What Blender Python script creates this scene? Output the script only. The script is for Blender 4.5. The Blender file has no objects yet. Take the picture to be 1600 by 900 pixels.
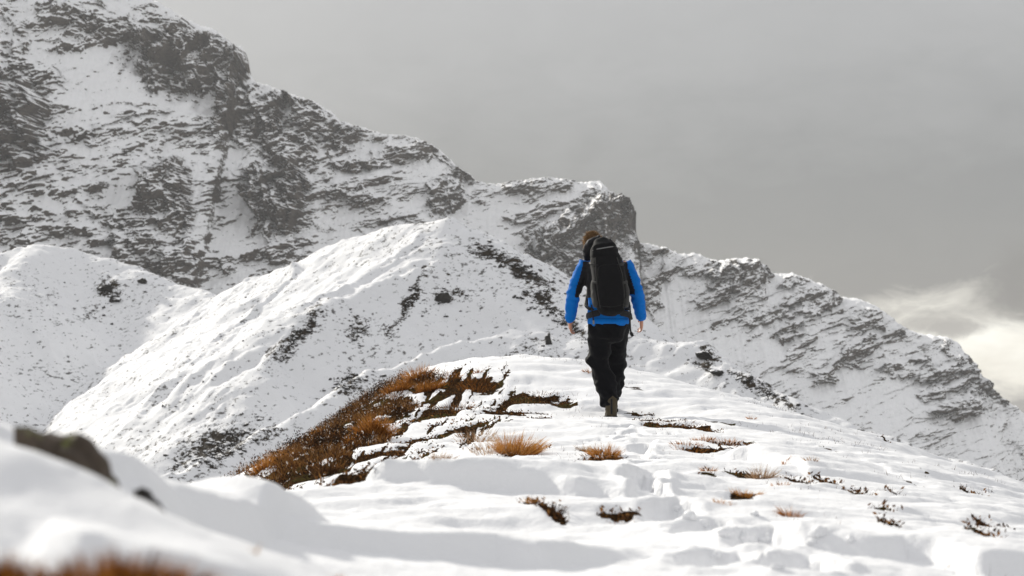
import bpy, math, random
import numpy as np
from mathutils import Vector, noise as mnoise

# ---------------------------------------------------------------- camera, sky, sun, exposure
random.seed(7); RNG = np.random.default_rng(7)
SC = bpy.context.scene
COL = SC.collection
F = 3111.0          # focal length in photo pixels (70 mm on 36 mm, 1600 px wide)
HZ = 560.0          # photo row of the camera's eye level

cam = bpy.data.cameras.new('camera'); camo = bpy.data.objects.new('camera', cam); COL.objects.link(camo)
cam.lens = 70; cam.sensor_width = 36; cam.shift_y = (HZ - 450) / 1600
cam.clip_start = 0.05; cam.clip_end = 5000
cam.dof.use_dof = True; cam.dof.focus_distance = 18.5; cam.dof.aperture_fstop = 5.0
camo.location = (0, 0, 0); camo.rotation_euler = (math.radians(90), 0, 0)
SC.camera = camo

SUN_AZ, SUN_EL = math.radians(-36), math.radians(23)      # azimuth from +Y (negative = left)
SUN = Vector((math.sin(SUN_AZ)*math.cos(SUN_EL), math.cos(SUN_AZ)*math.cos(SUN_EL), math.sin(SUN_EL)))
sl = bpy.data.lights.new('sun', 'SUN'); sl.energy = 4.9; sl.angle = math.radians(2.5); sl.color = (1, .955, .86)
slo = bpy.data.objects.new('sun', sl); COL.objects.link(slo)
slo.rotation_euler = SUN.to_track_quat('Z', 'Y').to_euler()

SC.view_settings.view_transform = 'Standard'; SC.view_settings.look = 'None'
SC.view_settings.exposure = 0.08; SC.view_settings.gamma = 1.0; SC.view_settings.use_curve_mapping = False
SC.cycles.use_denoising = True
SC.cycles.max_bounces = 6; SC.cycles.diffuse_bounces = 4; SC.cycles.volume_bounces = 1
SC.cycles.transparent_max_bounces = 6; SC.cycles.transmission_bounces = 3; SC.cycles.caustics_reflective = False

class NT:
    """small helper for node trees"""
    def __init__(s, nt): s.nt = nt; nt.nodes.clear()
    def n(s, t, **kw):
        o = s.nt.nodes.new(t)
        for k, v in kw.items(): setattr(o, k, v)
        return o
    def l(s, a, b): s.nt.links.new(a, b)
    def val(s, sock, v):
        if hasattr(v, 'is_linked') or isinstance(v, bpy.types.NodeSocket): s.l(v, sock)
        else: sock.default_value = v
    def math(s, op, a, b=0.0, c=0.0, clamp=False):
        o = s.n('ShaderNodeMath', operation=op); o.use_clamp = clamp
        s.val(o.inputs[0], a); s.val(o.inputs[1], b); s.val(o.inputs[2], c); return o.outputs[0]
    def noise(s, vec, scale, detail=4, rough=.55, dist=0):
        o = s.n('ShaderNodeTexNoise'); s.l(vec, o.inputs['Vector'])
        o.inputs['Scale'].default_value = scale; o.inputs['Detail'].default_value = detail
        o.inputs['Roughness'].default_value = rough; o.inputs['Distortion'].default_value = dist
        return o.outputs['Fac']
    def ramp(s, fac, stops):
        o = s.n('ShaderNodeValToRGB'); e = o.color_ramp.elements
        while len(e) < len(stops): e.new(.5)
        for el, (p, c) in zip(e, stops):
            el.position = p; el.color = (*c, 1) if len(c) == 3 else c
        s.l(fac, o.inputs[0]); return o.outputs[0]
    def mix(s, fac, a, b, blend='MIX'):
        o = s.n('ShaderNodeMix', data_type='RGBA', blend_type=blend)
        s.val(o.inputs[0], fac)
        for k, v in ((6, a), (7, b)):
            if isinstance(v, tuple): o.inputs[k].default_value = (*v, 1) if len(v) == 3 else v
            else: s.l(v, o.inputs[k])
        return o.outputs[2]
    def sstep(s, x, lo, hi):
        o = s.n('ShaderNodeMapRange', interpolation_type='SMOOTHSTEP'); s.val(o.inputs[0], x)
        o.inputs[1].default_value = lo; o.inputs[2].default_value = hi; return o.outputs[0]
    def scale(s, vec, v):
        o = s.n('ShaderNodeMapping'); s.l(vec, o.inputs[0]); o.inputs['Scale'].default_value = v; return o.outputs[0]

w = bpy.data.worlds.new('World'); SC.world = w; w.use_nodes = True
t = NT(w.node_tree)
tc = t.n('ShaderNodeTexCoord').outputs['Generated']
sep = t.n('ShaderNodeSeparateXYZ'); t.l(tc, sep.inputs[0])
big = t.noise(t.scale(tc, (1, 1, 2.2)), 5.0, 5, .55, .3)
small = t.noise(t.scale(tc, (1, 1, 2.2)), 24, 6, .6, .4)
el = t.math('ADD', sep.outputs[2], t.math('MULTIPLY', t.math('SUBTRACT', big, .5), .05))
el = t.math('ADD', el, t.math('MULTIPLY', t.math('SUBTRACT', small, .5), .055))
fac = t.math('MULTIPLY', t.math('ADD', el, .06), 1/.36, clamp=True)
def ep(z): return (z + .06)/.36
deck = t.ramp(fac, [(0, (.25, .248, .246)), (ep(-.025), (.36, .352, .335)), (ep(-.010), (.86, .83, .74)), (ep(.010), (1.03, 1.015, .93)),
                    (ep(.021), (.60, .585, .54)), (ep(.036), (.24, .237, .236)), (ep(.09), (.215, .215, .217)), (ep(.15), (.33, .33, .331)), (1, (.50, .50, .503))])
# an overcast sky grows brighter towards the zenith
deck = t.mix(t.sstep(sep.outputs[2], .19, .6), deck, (.68, .68, .69))
# two darker cloud scraps drifting in front of the bright gap
def scrap(deck, px, py, rx, ry, col, seed):
    d = Vector(((px-800)/F, 1, (HZ-py)/F)).normalized()
    mp = t.n('ShaderNodeMapping'); t.l(tc, mp.inputs[0]); mp.inputs['Location'].default_value = (-d.x/rx, 0, -d.z/ry); mp.inputs['Scale'].default_value = (1/rx, 0, 1/ry)
    ln = t.n('ShaderNodeVectorMath', operation='LENGTH'); t.l(mp.outputs[0], ln.inputs[0])
    fr = t.math('ADD', ln.outputs['Value'], t.math('MULTIPLY', t.math('SUBTRACT', t.noise(t.scale(tc, (1, 1, 1.6)), seed, 6, .62, .5), .5), 1.5))
    fr = t.math('SUBTRACT', 1.0, t.sstep(fr, .35, 1.25))
    fr = t.math('MULTIPLY', fr, t.math('GREATER_THAN', sep.outputs[1], 0.0))
    return t.mix(t.math('MULTIPLY', fr, .92), deck, col)
deck = scrap(deck, 1606, 445, .024, .024, (.20, .196, .194), 34)
deck = scrap(deck, 1478, 512, .020, .0055, (.36, .35, .335), 60)
soft = t.noise(tc, 9, 4, .5, 0)
deck = t.mix(t.math('MULTIPLY', t.math('SUBTRACT', soft, .3), .25, clamp=True), deck, (.30, .295, .29))
dot = t.n('ShaderNodeVectorMath', operation='DOT_PRODUCT'); t.l(tc, dot.inputs[0]); dot.inputs[1].default_value = SUN
glow = t.math('POWER', t.math('MAXIMUM', dot.outputs['Value'], 0.0), 9.0)
deck = t.mix(t.math('MULTIPLY', glow, .52, clamp=True), deck, (.95, .93, .90))
sky = t.n('ShaderNodeTexSky', sky_type='NISHITA', sun_disc=False)
sky.sun_elevation = SUN_EL; sky.sun_rotation = SUN_AZ
bg1 = t.n('ShaderNodeBackground'); t.l(sky.outputs[0], bg1.inputs[0]); bg1.inputs[1].default_value = .08
bg2 = t.n('ShaderNodeBackground'); t.l(deck, bg2.inputs[0]); bg2.inputs[1].default_value = 1.07
mx = t.n('ShaderNodeMixShader'); mx.inputs[0].default_value = .93
t.l(bg1.outputs[0], mx.inputs[1]); t.l(bg2.outputs[0], mx.inputs[2])
t.l(mx.outputs[0], t.n('ShaderNodeOutputWorld').inputs[0])

# ---------------------------------------------------------------- helpers
def P(px, py, Y): return np.array([(px-800)/F*Y, Y, (HZ-py)/F*Y])

_ang = np.arange(256)/256*2*np.pi
_gx, _gy = np.cos(_ang), np.sin(_ang)
def _hash(ix, iy, seed):
    h = (ix*374761393 + iy*668265263 + seed*974634777) & 0xffffffff
    h = ((h ^ (h >> 13))*1274126177) & 0xffffffff
    return (h ^ (h >> 16)) & 0xffffffff
def perlin(x, y, seed=0):
    x = np.asarray(x, float); y = np.asarray(y, float)
    fx, fy = np.floor(x), np.floor(y); ix, iy = fx.astype(np.int64), fy.astype(np.int64)
    dx, dy = x-fx, y-fy
    u = dx*dx*dx*(dx*(dx*6-15)+10); v = dy*dy*dy*(dy*(dy*6-15)+10)
    def g(ax, ay):
        h = _hash(ix+ax, iy+ay, seed) & 255
        return _gx[h]*(dx-ax) + _gy[h]*(dy-ay)
    a = g(0, 0)*(1-u)+g(1, 0)*u; b = g(0, 1)*(1-u)+g(1, 1)*u
    return (a*(1-v)+b*v)*1.5
def fbm(x, y, seed=0, octv=5, gain=.5, lac=2.03):
    s = 0; a = 1
    for i in range(octv):
        s = s + a*perlin(x, y, seed+i*17); x = x*lac+3.1; y = y*lac-1.7; a *= gain
    return s
def ridged(x, y, seed=0, octv=4, gain=.5):
    s = 0; a = 1
    for i in range(octv):
        s = s + a*(1-2*np.abs(perlin(x, y, seed+i*31))); x = x*2.07+1.3; y = y*2.07+2.9; a *= gain
    return s
def sst(x, lo, hi):
    q = np.clip((x-lo)/(hi-lo), 0, 1); return q*q*(3-2*q)

def mesh_from(verts, faces, name, smooth=True):
    me = bpy.data.meshes.new(name)
    verts = np.asarray(verts, np.float32)
    if isinstance(faces, np.ndarray):
        n, k = faces.shape
        me.vertices.add(len(verts)); me.vertices.foreach_set('co', verts.ravel())
        me.loops.add(n*k); me.loops.foreach_set('vertex_index', faces.astype(np.int32).ravel())
        me.polygons.add(n); me.polygons.foreach_set('loop_start', np.arange(0, n*k, k, dtype=np.int32))
        me.polygons.foreach_set('loop_total', np.full(n, k, np.int32))
        me.update(calc_edges=True)
    else:
        me.from_pydata([tuple(map(float, v)) for v in verts], [], [tuple(map(int, f)) for f in faces]); me.update()
    me.polygons.foreach_set('use_smooth', np.full(len(me.polygons), smooth))
    return me
def attr(me, name, vals):
    a = me.attributes.new(name, 'FLOAT', 'POINT'); a.data.foreach_set('value', np.asarray(vals, np.float32).ravel())
def grid_faces(nr, nc, flip=False):
    i = np.arange(nr-1)[:, None]*nc + np.arange(nc-1)[None, :]
    f = np.stack([i, i+1, i+nc+1, i+nc], -1).reshape(-1, 4)
    return f[:, ::-1].copy() if flip else f
def obj(name, me, mat=None, parent=None):
    o = bpy.data.objects.new(name, me); COL.objects.link(o)
    if mat is not None: me.materials.append(mat)
    if parent is not None: o.parent = parent
    return o
def tag(o, label=None, cat=None, group=None, kind=None):
    for k, v in (('label', label), ('category', cat), ('group', group), ('kind', kind)):
        if v: o[k] = v
    return o
def empty(name, loc=(0, 0, 0), rz=0):
    o = bpy.data.objects.new(name, None); COL.objects.link(o); o.location = loc; o.rotation_euler = (0, 0, rz); o.empty_display_size = .1
    return o

# ---------------------------------------------------------------- materials
def new_mat(name):
    m = bpy.data.materials.new(name); m.use_nodes = True; return m, NT(m.node_tree)
def finish(t, col, rough=.7, spec=.3, bump=None, bdist=.01, bstr=.6, extra=None):
    b = t.n('ShaderNodeBsdfPrincipled')
    if isinstance(col, tuple): b.inputs['Base Color'].default_value = (*col, 1)
    else: t.l(col, b.inputs['Base Color'])
    t.val(b.inputs['Roughness'], rough); t.val(b.inputs['Specular IOR Level'], spec)
    if bump is not None:
        bn = t.n('ShaderNodeBump'); t.l(bump, bn.inputs['Height']); bn.inputs['Distance'].default_value = bdist; bn.inputs['Strength'].default_value = bstr
        t.l(bn.outputs[0], b.inputs['Normal'])
    t.l(b.outputs[0], t.n('ShaderNodeOutputMaterial').inputs[0])
    return b
SNOW = (.86, .865, .88)

def mat_terrain(name, rock_a, rock_b, nscale, jag, aniso=(1, 1, 1), speck=0.0, speck_scale=1.0, bump_d=.3, lo=.42, hi=.58, n2w=.7):
    """snow over rock: the vertex attribute 'rock' says how bare the ground is, noise frays its edge"""
    m, t = new_mat(name)
    pos = t.n('ShaderNodeNewGeometry').outputs['Position']
    at = t.n('ShaderNodeAttribute', attribute_name='rock').outputs['Fac']
    p2 = t.scale(pos, aniso)
    n1 = t.noise(p2, nscale, 6, .62, .2); n2 = t.noise(p2, nscale*4.3, 4, .6)
    f = t.math('ADD', at, t.math('MULTIPLY', t.math('SUBTRACT', n1, .5), jag))
    f = t.math('ADD', f, t.math('MULTIPLY', t.math('SUBTRACT', n2, .5), jag*n2w))
    f = t.sstep(f, lo, hi)
    if speck:
        wide = t.math('MULTIPLY', t.math('SUBTRACT', t.noise(pos, speck_scale*.07, 3, .5), .5), .22)
        sp = t.sstep(t.math('ADD', t.noise(t.scale(pos, (1, 1, 1.5)), speck_scale, 5, .7), wide), 1-speck, 1.04-speck)
        f = t.math('MAXIMUM', f, t.math('MULTIPLY', sp, .85))
    rc = t.mix(n2, rock_a, rock_b)
    rc = t.mix(t.sstep(n1, .45, .7), rc, tuple(c*1.35 for c in rock_b))
    st = t.noise(t.scale(pos, (.35, .35, 2.6)), nscale*1.3, 5, .65, .6)
    rc = t.mix(t.sstep(st, .47, .36), rc, tuple(c*.45 for c in rock_a))
    sn = t.mix(t.noise(pos, nscale*.4, 3), SNOW, (.80, .805, .82))
    finish(t, t.mix(f, sn, rc), .8, .08, t.math('ADD', n2, n1), bump_d, .5)
    return m

def mat_mountain():
    """bedded rock under wind-packed snow; beds rise to the right, more steeply on the right-hand ridge"""
    m, t = new_mat('mountain_rock_and_snow')
    pos = t.n('ShaderNodeNewGeometry').outputs['Position']
    at = t.n('ShaderNodeAttribute', attribute_name='rock').outputs['Fac']
    def beds(deg, sc, det):
        mp = t.n('ShaderNodeMapping', vector_type='TEXTURE'); t.l(pos, mp.inputs[0]); mp.inputs['Rotation'].default_value = (0, -math.radians(deg), 0)
        return t.noise(t.scale(mp.outputs[0], (.13, .16, 1)), sc, det, .68, .35)
    sx = t.n('ShaderNodeSeparateXYZ'); t.l(pos, sx.inputs[0]); side = t.sstep(sx.outputs[0], -60, 30)
    def both(sc, det):
        mixn = t.n('ShaderNodeMix', data_type='FLOAT'); t.val(mixn.inputs[0], side); t.l(beds(15, sc, det), mixn.inputs[2]); t.l(beds(27, sc, det), mixn.inputs[3]); return mixn.outputs[0]
    b1 = both(.42, 8); b2 = both(1.5, 6); n2 = t.noise(pos, 2.6, 5, .65); n1 = t.noise(pos, .5, 5, .6)
    f = at
    for nn, k in ((b1, .85), (b2, .55), (n2, .5), (n1, .25)): f = t.math('ADD', f, t.math('MULTIPLY', t.math('SUBTRACT', nn, .5), k))
    f = t.sstep(f, .46, .54)
    rc = t.mix(t.sstep(b2, .35, .65), (.024, .020, .017), (.105, .086, .069))
    rc = t.mix(t.sstep(n1, .45, .7), rc, (.075, .064, .054))
    sn = t.mix(n1, (.93, .93, .935), (.86, .865, .875))
    finish(t, t.mix(f, sn, rc), .85, .05, t.math('ADD', t.math('ADD', b1, t.math('MULTIPLY', b2, .5)), t.math('MULTIPLY', n2, .3)), 1.0, .45)
    return m

def mat_rock(name, a, b, scale, snow=True, lichen=None, snow_lo=.55):
    m, t = new_mat(name)
    g = t.n('ShaderNodeNewGeometry'); tcx = t.n('ShaderNodeTexCoord').outputs['Object']
    n1 = t.noise(tcx, scale, 6, .65, .3); n2 = t.noise(tcx, scale*5, 4, .6)
    c = t.mix(t.sstep(n1, .3, .7), a, b); c = t.mix(t.math('MULTIPLY', n2, .6), c, tuple(x*.4 for x in a))
    if lichen: c = t.mix(t.sstep(t.noise(tcx, scale*1.6, 5, .6), .56, .66), c, lichen)
    if snow:
        s = t.n('ShaderNodeSeparateXYZ'); t.l(g.outputs['Normal'], s.inputs[0])
        f = t.math('ADD', s.outputs[2], t.math('MULTIPLY', t.math('SUBTRACT', n1, .5), .7))
        c = t.mix(t.sstep(f, snow_lo, snow_lo+.15), c, SNOW)
    finish(t, c, .85, .25, t.math('ADD', n1, t.math('MULTIPLY', n2, .5)), .08/scale, .8)
    return m

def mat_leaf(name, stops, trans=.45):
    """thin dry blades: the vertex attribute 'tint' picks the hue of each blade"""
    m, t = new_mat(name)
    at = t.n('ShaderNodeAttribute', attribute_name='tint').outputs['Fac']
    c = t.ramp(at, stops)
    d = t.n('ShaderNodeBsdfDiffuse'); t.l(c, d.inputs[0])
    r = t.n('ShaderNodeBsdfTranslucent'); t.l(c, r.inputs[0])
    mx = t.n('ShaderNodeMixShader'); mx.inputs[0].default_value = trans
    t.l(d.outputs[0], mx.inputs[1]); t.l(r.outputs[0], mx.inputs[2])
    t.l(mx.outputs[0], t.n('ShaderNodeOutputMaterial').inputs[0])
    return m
# ---------------------------------------------------------------- the far mountain
def interp_pts(pts, x):
    pts = sorted(pts); return np.interp(x, [p[0] for p in pts], [p[1] for p in pts])
SIL = [(-600,-330),(-300,-210),(-100,-120),(60,-60),(150,-38),(240,0),(262,12),(290,28),(312,40),(330,43),(348,55),(362,68),(380,74),(388,92),(391,112),(398,128),(412,131),(440,141),(470,152),
       (498,161),(505,168),(520,176),(532,190),(560,197),(600,210),(636,212),(662,220),(690,236),(712,258),(733,272),(748,284),(775,288),(800,284),(832,280),(858,277),(885,281),(912,285),(938,282),(950,296),
       (962,306),(982,318),(990,336),(993,360),(997,379),(1015,381),(1045,388),(1062,397),(1085,395),(1112,405),(1125,407),(1150,403),(1183,404),(1190,413),(1208,427),(1240,427),(1256,433),(1290,446),(1310,463),
       (1340,466),(1368,478),(1385,490),(1402,505),(1430,520),(1478,526),(1495,534),(1507,555),(1520,566),(1530,586),(1545,602),(1560,618),(1585,634),(1600,645),(1640,668),(1720,700),(1850,760),(2200,880)]
YC = 700.0
CRAGS = [ # photo px centre, half length, half height, angle (deg, + = rises to the right), strength
    (315,112,90,38,-8,1.25),(215,62,85,16,-17,.8),(120,35,40,14,-10,.7),(140,80,50,10,10,.6),(40,215,42,48,-12,1.1),(120,215,40,14,-8,.6),(270,318,36,38,-6,1.1),(440,325,40,42,4,1.2),(395,190,55,30,-6,1.1),
    (450,240,34,18,-4,.9),(60,120,55,10,-20,.6),(240,405,40,24,0,.9),(290,425,26,28,0,.8),(40,338,60,12,-6,.7),(120,365,60,9,-8,.6),(210,350,50,10,-12,.7),(500,200,38,20,-3,.8),(540,225,26,14,8,.7),(500,165,40,9,-12,.7),
    (470,255,26,16,5,.7),(610,250,60,10,17,.7),(560,262,40,9,14,.6),(680,245,34,10,-22,.7),(700,312,26,18,20,.9),(725,280,20,12,-30,.7),(560,310,40,9,-20,.6),(860,292,40,8,8,.7),(820,300,30,7,10,.6),
    (900,378,90,30,27,1.15),(955,345,36,24,30,1.0),(880,425,60,16,30,.9),(860,330,70,8,15,.6),(940,310,30,9,5,.7),
    (1022,390,30,8,8,.7),(1148,432,44,20,18,1.25),(1095,415,32,8,28,.7),(1020,440,26,14,25,.7),(1015,470,16,18,30,.7),(1200,495,46,9,16,.9),(1140,500,30,8,30,.6),(1245,440,28,10,28,.8),(1285,470,46,15,26,1.0),(1265,455,40,8,28,.7),
    (1235,520,28,11,24,.9),(1345,505,24,10,28,.9),(1385,520,18,9,30,.8),(1340,545,26,13,35,1.0),(1300,575,30,13,40,1.0),(1410,575,40,9,8,.9),(1460,585,46,12,-4,1.0),(1500,560,34,10,-10,.8),(1515,600,30,14,-25,.9),(1490,640,40,13,20,1.0),(1550,610,26,10,-35,.8),
    (1450,610,30,9,10,.6),(1250,545,26,8,30,.6),(1110,465,30,7,25,.6),(1170,460,24,8,20,.6),(1050,430,22,8,20,.6),(620,345,60,7,12,.5),(430,400,44,10,6,.8),(350,415,34,12,-6,.7),(160,420,34,12,-6,.6)]

def build_mountain():
    nc, nr = 1280, 520
    pxc = np.linspace(-50, 1650, nc-60)
    pxc = np.concatenate([np.linspace(-600, -53, 30), pxc, np.linspace(1653, 2200, 30)])
    X = (pxc-800)/F*YC
    silpx = interp_pts(SIL, pxc) + perlin(pxc/9, pxc*0, 3)*2.2 + perlin(pxc/3.5, pxc*0, 5)*1.6
    H = (HZ-silpx)/F*YC
    Zb = interp_pts([(-600, 16), (300, 9), (700, 9), (1000, -14), (1300, -36), (1600, -52), (2200, -90)], pxc)
    tt = np.linspace(0, 1, nr)**1.05
    XX = np.broadcast_to(X, (nr, nc)).copy()
    ZZ = H[None]*(1-tt[:, None]) + Zb[None]*tt[:, None]
    k = interp_pts([(-600, 1.2), (700, 1.3), (1000, 1.45), (2200, 1.6)], pxc)[None]
    base = (H[None]-ZZ)*k
    # sampling position in photo pixels at the undisplaced surface
    Yb = YC-base; u = 800+F*XX/Yb; v = HZ-F*ZZ/Yb
    wu = u+fbm(u/45, v/45, 11, 4)*13; wv = v+fbm(u/45, v/45, 12, 4)*11
    D = np.zeros_like(u); rockm = np.zeros_like(u)
    m2 = YC/F
    # big buttresses: each ends at its right edge in a step
    def buttress(edge, amp, fall, seed):
        xb = np.interp(wv, [p[1] for p in edge], [p[0] for p in edge]) + fbm(u/38, v/38, seed, 5, .6)*30
        d = xb-wu
        return amp*np.where(d > 0, (1-np.exp(-np.clip(d, 0, None)/28))*np.exp(-np.clip(d, 0, None)/fall), 0), d
    for edge, amp, fall, seed in (
        ([(150,-60),(185,70),(250,105),(300,165),(400,215),(455,270),(478,330),(482,420),(470,520)], 10, 380, 21),
        ([(900,270),(945,290),(988,330),(996,395),(985,450),(960,520)], 12, 260, 22),
        ([(40,120),(70,180),(80,240),(130,290),(190,350),(230,420)], 9, 160, 23),
        ([(260,250),(290,290),(300,350),(310,430)], 7, 120, 24),
        ([(520,175),(545,230),(560,300),(500,370)], 5, 140, 25),
        ([(700,250),(728,300),(700,350),(690,420)], 6, 150, 26),
        ([(1180,400),(1195,440),(1180,500),(1150,600)], 4, 100, 27),
        ([(1490,530),(1530,590),(1560,650),(1600,720)], 7, 140, 28)):
        b, d = buttress(edge, amp, fall, seed); D += b
    # crags: a near vertical face under a flat top
    for i, (cx, cy, rx, ry, ang, st) in enumerate(CRAGS):
        a = math.radians(ang); du, dv = wu-cx, wv-cy
        sel = (np.abs(du) < rx*1.7+25) & (np.abs(dv) < rx*.9+ry*2.2+25)
        if not sel.any(): continue
        du, dv = du[sel], dv[sel]
        al = du*math.cos(a)-dv*math.sin(a); bl = -(du*math.sin(a)+dv*math.cos(a))
        jag = fbm(al/14, bl/40+i, 40+i, 4)*ry*.55
        bl = bl+jag
        ma = 1-sst(np.abs(al)/rx+fbm(al/20, bl/12, 77+i, 3)*.3, .72, 1.05)
        ramp = np.where(bl < ry, np.clip((bl+ry)/(2*ry), 0, 1), 1-sst(bl, ry, ry*1.45))
        D[sel] += st*ma*ramp*2*ry*m2*.95
        rm = ma*sst(bl, -ry*1.15, -ry*.85)*(1-sst(bl, ry*.85, ry*1.15))
        rockm[sel] = np.maximum(rockm[sel], rm*min(1, .45+.5*st))
    # bedding: saw-tooth ledges at three scales along tilted strata
    dip = np.interp(u, [-200, 350, 560, 800, 1000, 1600], [.24, .24, .26, .32, .45, .42])
    du = np.cumsum(dip*np.gradient(u, axis=1), axis=1)
    s0 = v + np.clip(du, -400, 600)*1.0
    s0 = v + du - du[:, nc//3][:, None]
    rough = sst(fbm(u/110, v/80, 51, 4), -.40, .50)
    rough = rough*np.interp(u, [-200, 800, 1050, 1300, 1700], [1, .9, .62, .55, .6])
    for j, (per, amp, cl) in enumerate(((58, .55, .5), (23, .9, .5), (10, .85, .52), (5, .6, .5))):
        wp = fbm(u/(per*3.2), v/(per*1.4), 60+j, 4)*per*.75
        s = (s0+wp)/per; f = -s-np.floor(-s)      # grows upwards
        prof = np.where(f < cl, 0, (f-cl)/(1-cl))-f
        gate = np.maximum(sst(fbm(u/(per*4.2), s0/(per*1.3), 70+j, 4), -.12, .28), rockm*(.0, .55, .8, .8)[j])
        D -= prof*per*m2*amp*gate*(.25+.9*rough)
    # angular blocks and slabs: every cell of the bedding has its own offset and tilt
    def blocks(pa, pb, seed):
        A = u/pa+fbm(u/(pa*1.5), v/pb, seed, 3)*.22; Bq = s0/pb+fbm(u/pa, v/(pb*1.5), seed+1, 3)*.22
        ia, ib = np.floor(A).astype(np.int64), np.floor(Bq).astype(np.int64); best = np.full(u.shape, 1e9); off = np.zeros(u.shape)
        for da in (-1, 0, 1):
            for db in (-1, 0, 1):
                ca, cb = ia+da, ib+db; h1 = _hash(ca, cb, seed+2); h2 = _hash(ca, cb, seed+3)
                ra, rb = A-ca-(h1 & 1023)/1023*.9, Bq-cb-((h1 >> 10) & 1023)/1023*.9
                d = ra*ra+rb*rb; mk = d < best; best = np.where(mk, d, best)
                off = np.where(mk, (h2 & 1023)/1023+((h2 >> 10 & 255)/255-.5)*.9*ra+((h2 >> 18 & 255)/255-.75)*.9*rb, off)
        return off
    bgate = np.clip(.25+.75*rough+rockm*.7, 0, 1.2)
    D += (blocks(95, 34, 201)*2.6+blocks(40, 14, 211)*1.35+blocks(18, 7, 221)*.6)*bgate
    D += ridged(u/60, v/34, 81, 5, .55)*.7*(.4+.6*rough) + fbm(u/9, v/6, 82, 3)*.2
    edge_t = sst(tt[:, None]*nr, 0, 10)
    D *= edge_t
    YY = YC-base-D
    V = np.stack([XX, YY, ZZ], -1)
    # normals
    dV0 = np.gradient(V, axis=0); dV1 = np.gradient(V, axis=1)
    N = np.cross(dV1, dV0); N /= np.linalg.norm(N, axis=-1, keepdims=True)+1e-9
    if N[nr//2, nc//2, 1] > 0: N = -N
    nz = N[..., 2]
    rock = 1-sst(nz, .12, .72)
    rock = np.clip(.222 + rock*.42 + rockm*.18 - .09*(1-rough), 0, 1.2)
    # far side of the crest
    nb = 24; tb = np.linspace(1, 0, nb+1)[:-1]**1.5
    Vb = np.stack([np.broadcast_to(X, (nb, nc)), YC+tb[:, None]*90+np.zeros(nc), H[None]-tb[:, None]*(110+H[None]-Zb[None])*.8+perlin(np.broadcast_to(X, (nb, nc))/14, tb[:, None]*9+np.zeros(nc), 9)*3*np.minimum(1, tb*8)[:, None]], -1)
    skirt = V[-1].copy(); skirt[:, 1] -= 110; skirt[:, 2] = -125
    Vall = np.concatenate([Vb, V, skirt[None]], 0)
    Rall = np.concatenate([np.full((nb, nc), .25), rock, np.zeros((1, nc))], 0)
    me = mesh_from(Vall.reshape(-1, 3), grid_faces(len(Vall), nc, True), 'mountain')
    attr(me, 'rock', Rall)
    m = mat_mountain()
    o = obj('mountain', me, m); tag(o, kind='structure')
    return o
mountain = build_mountain()

# ground far below, hidden valley floor
n = 60
gx, gy = np.meshgrid(np.linspace(-640, 640, n), np.linspace(-190, 980, n))
gz = -118+fbm(gx/160, gy/160, 5, 4)*4
tag(obj('ground', mesh_from(np.stack([gx, gy, gz], -1).reshape(-1, 3), grid_faces(n, n), 'ground'),
        mat_terrain('valley_snow', (.05, .045, .04), (.09, .08, .07), .1, .5)), kind='structure')

# ---------------------------------------------------------------- the middle hill, grown from its ridge lines
FLANK = [(720,352,150),(660,357,152.5),(600,362,156),(520,395,160),(430,435,165),(345,472,171),(230,550,166),(120,630,162),(0,705,160),(-150,820,156),(60,800,133),(200,718,130.5),(330,641,129.8),(430,568,131.5),(500,492,137),(580,446,141.8),(660,428,143.2)]
RIDGES = [ # (points in photo px + distance), side slope, rounding
    ([(720,352,150),(660,357,152.5),(600,362,156),(520,395,160),(430,435,165),(345,471,171),(280,447,178),(200,421,183),(120,400,186),(55,387,186),(0,402,184),(-150,450,180),(-420,520,175)], .62, .7),
    ([(720,352,150),(800,400,145),(870,460,139),(930,505,134.5),(1000,527,132),(1090,548,129),(1135,578,126),(1200,622,122),(1330,672,116),(1600,765,106),(1900,880,96)], .62, .4),
    ([(720,352,150),(690,395,146),(660,428,143),(760,470,139),(850,535,133),(915,585,129),(1000,650,123)], .72, .5),
    ([(660,428,143),(580,446,141.5),(500,492,137),(430,568,131.5),(330,641,129.8),(200,718,130.5),(60,800,133)], .70, .4),
    ([(790,520,134),(700,545,131),(600,590,127),(470,650,122),(330,712,116),(230,765,111)], .66, .5),
    ([(60,390,185),(20,470,172),(-40,560,160)], .6, 1.5)]
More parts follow.
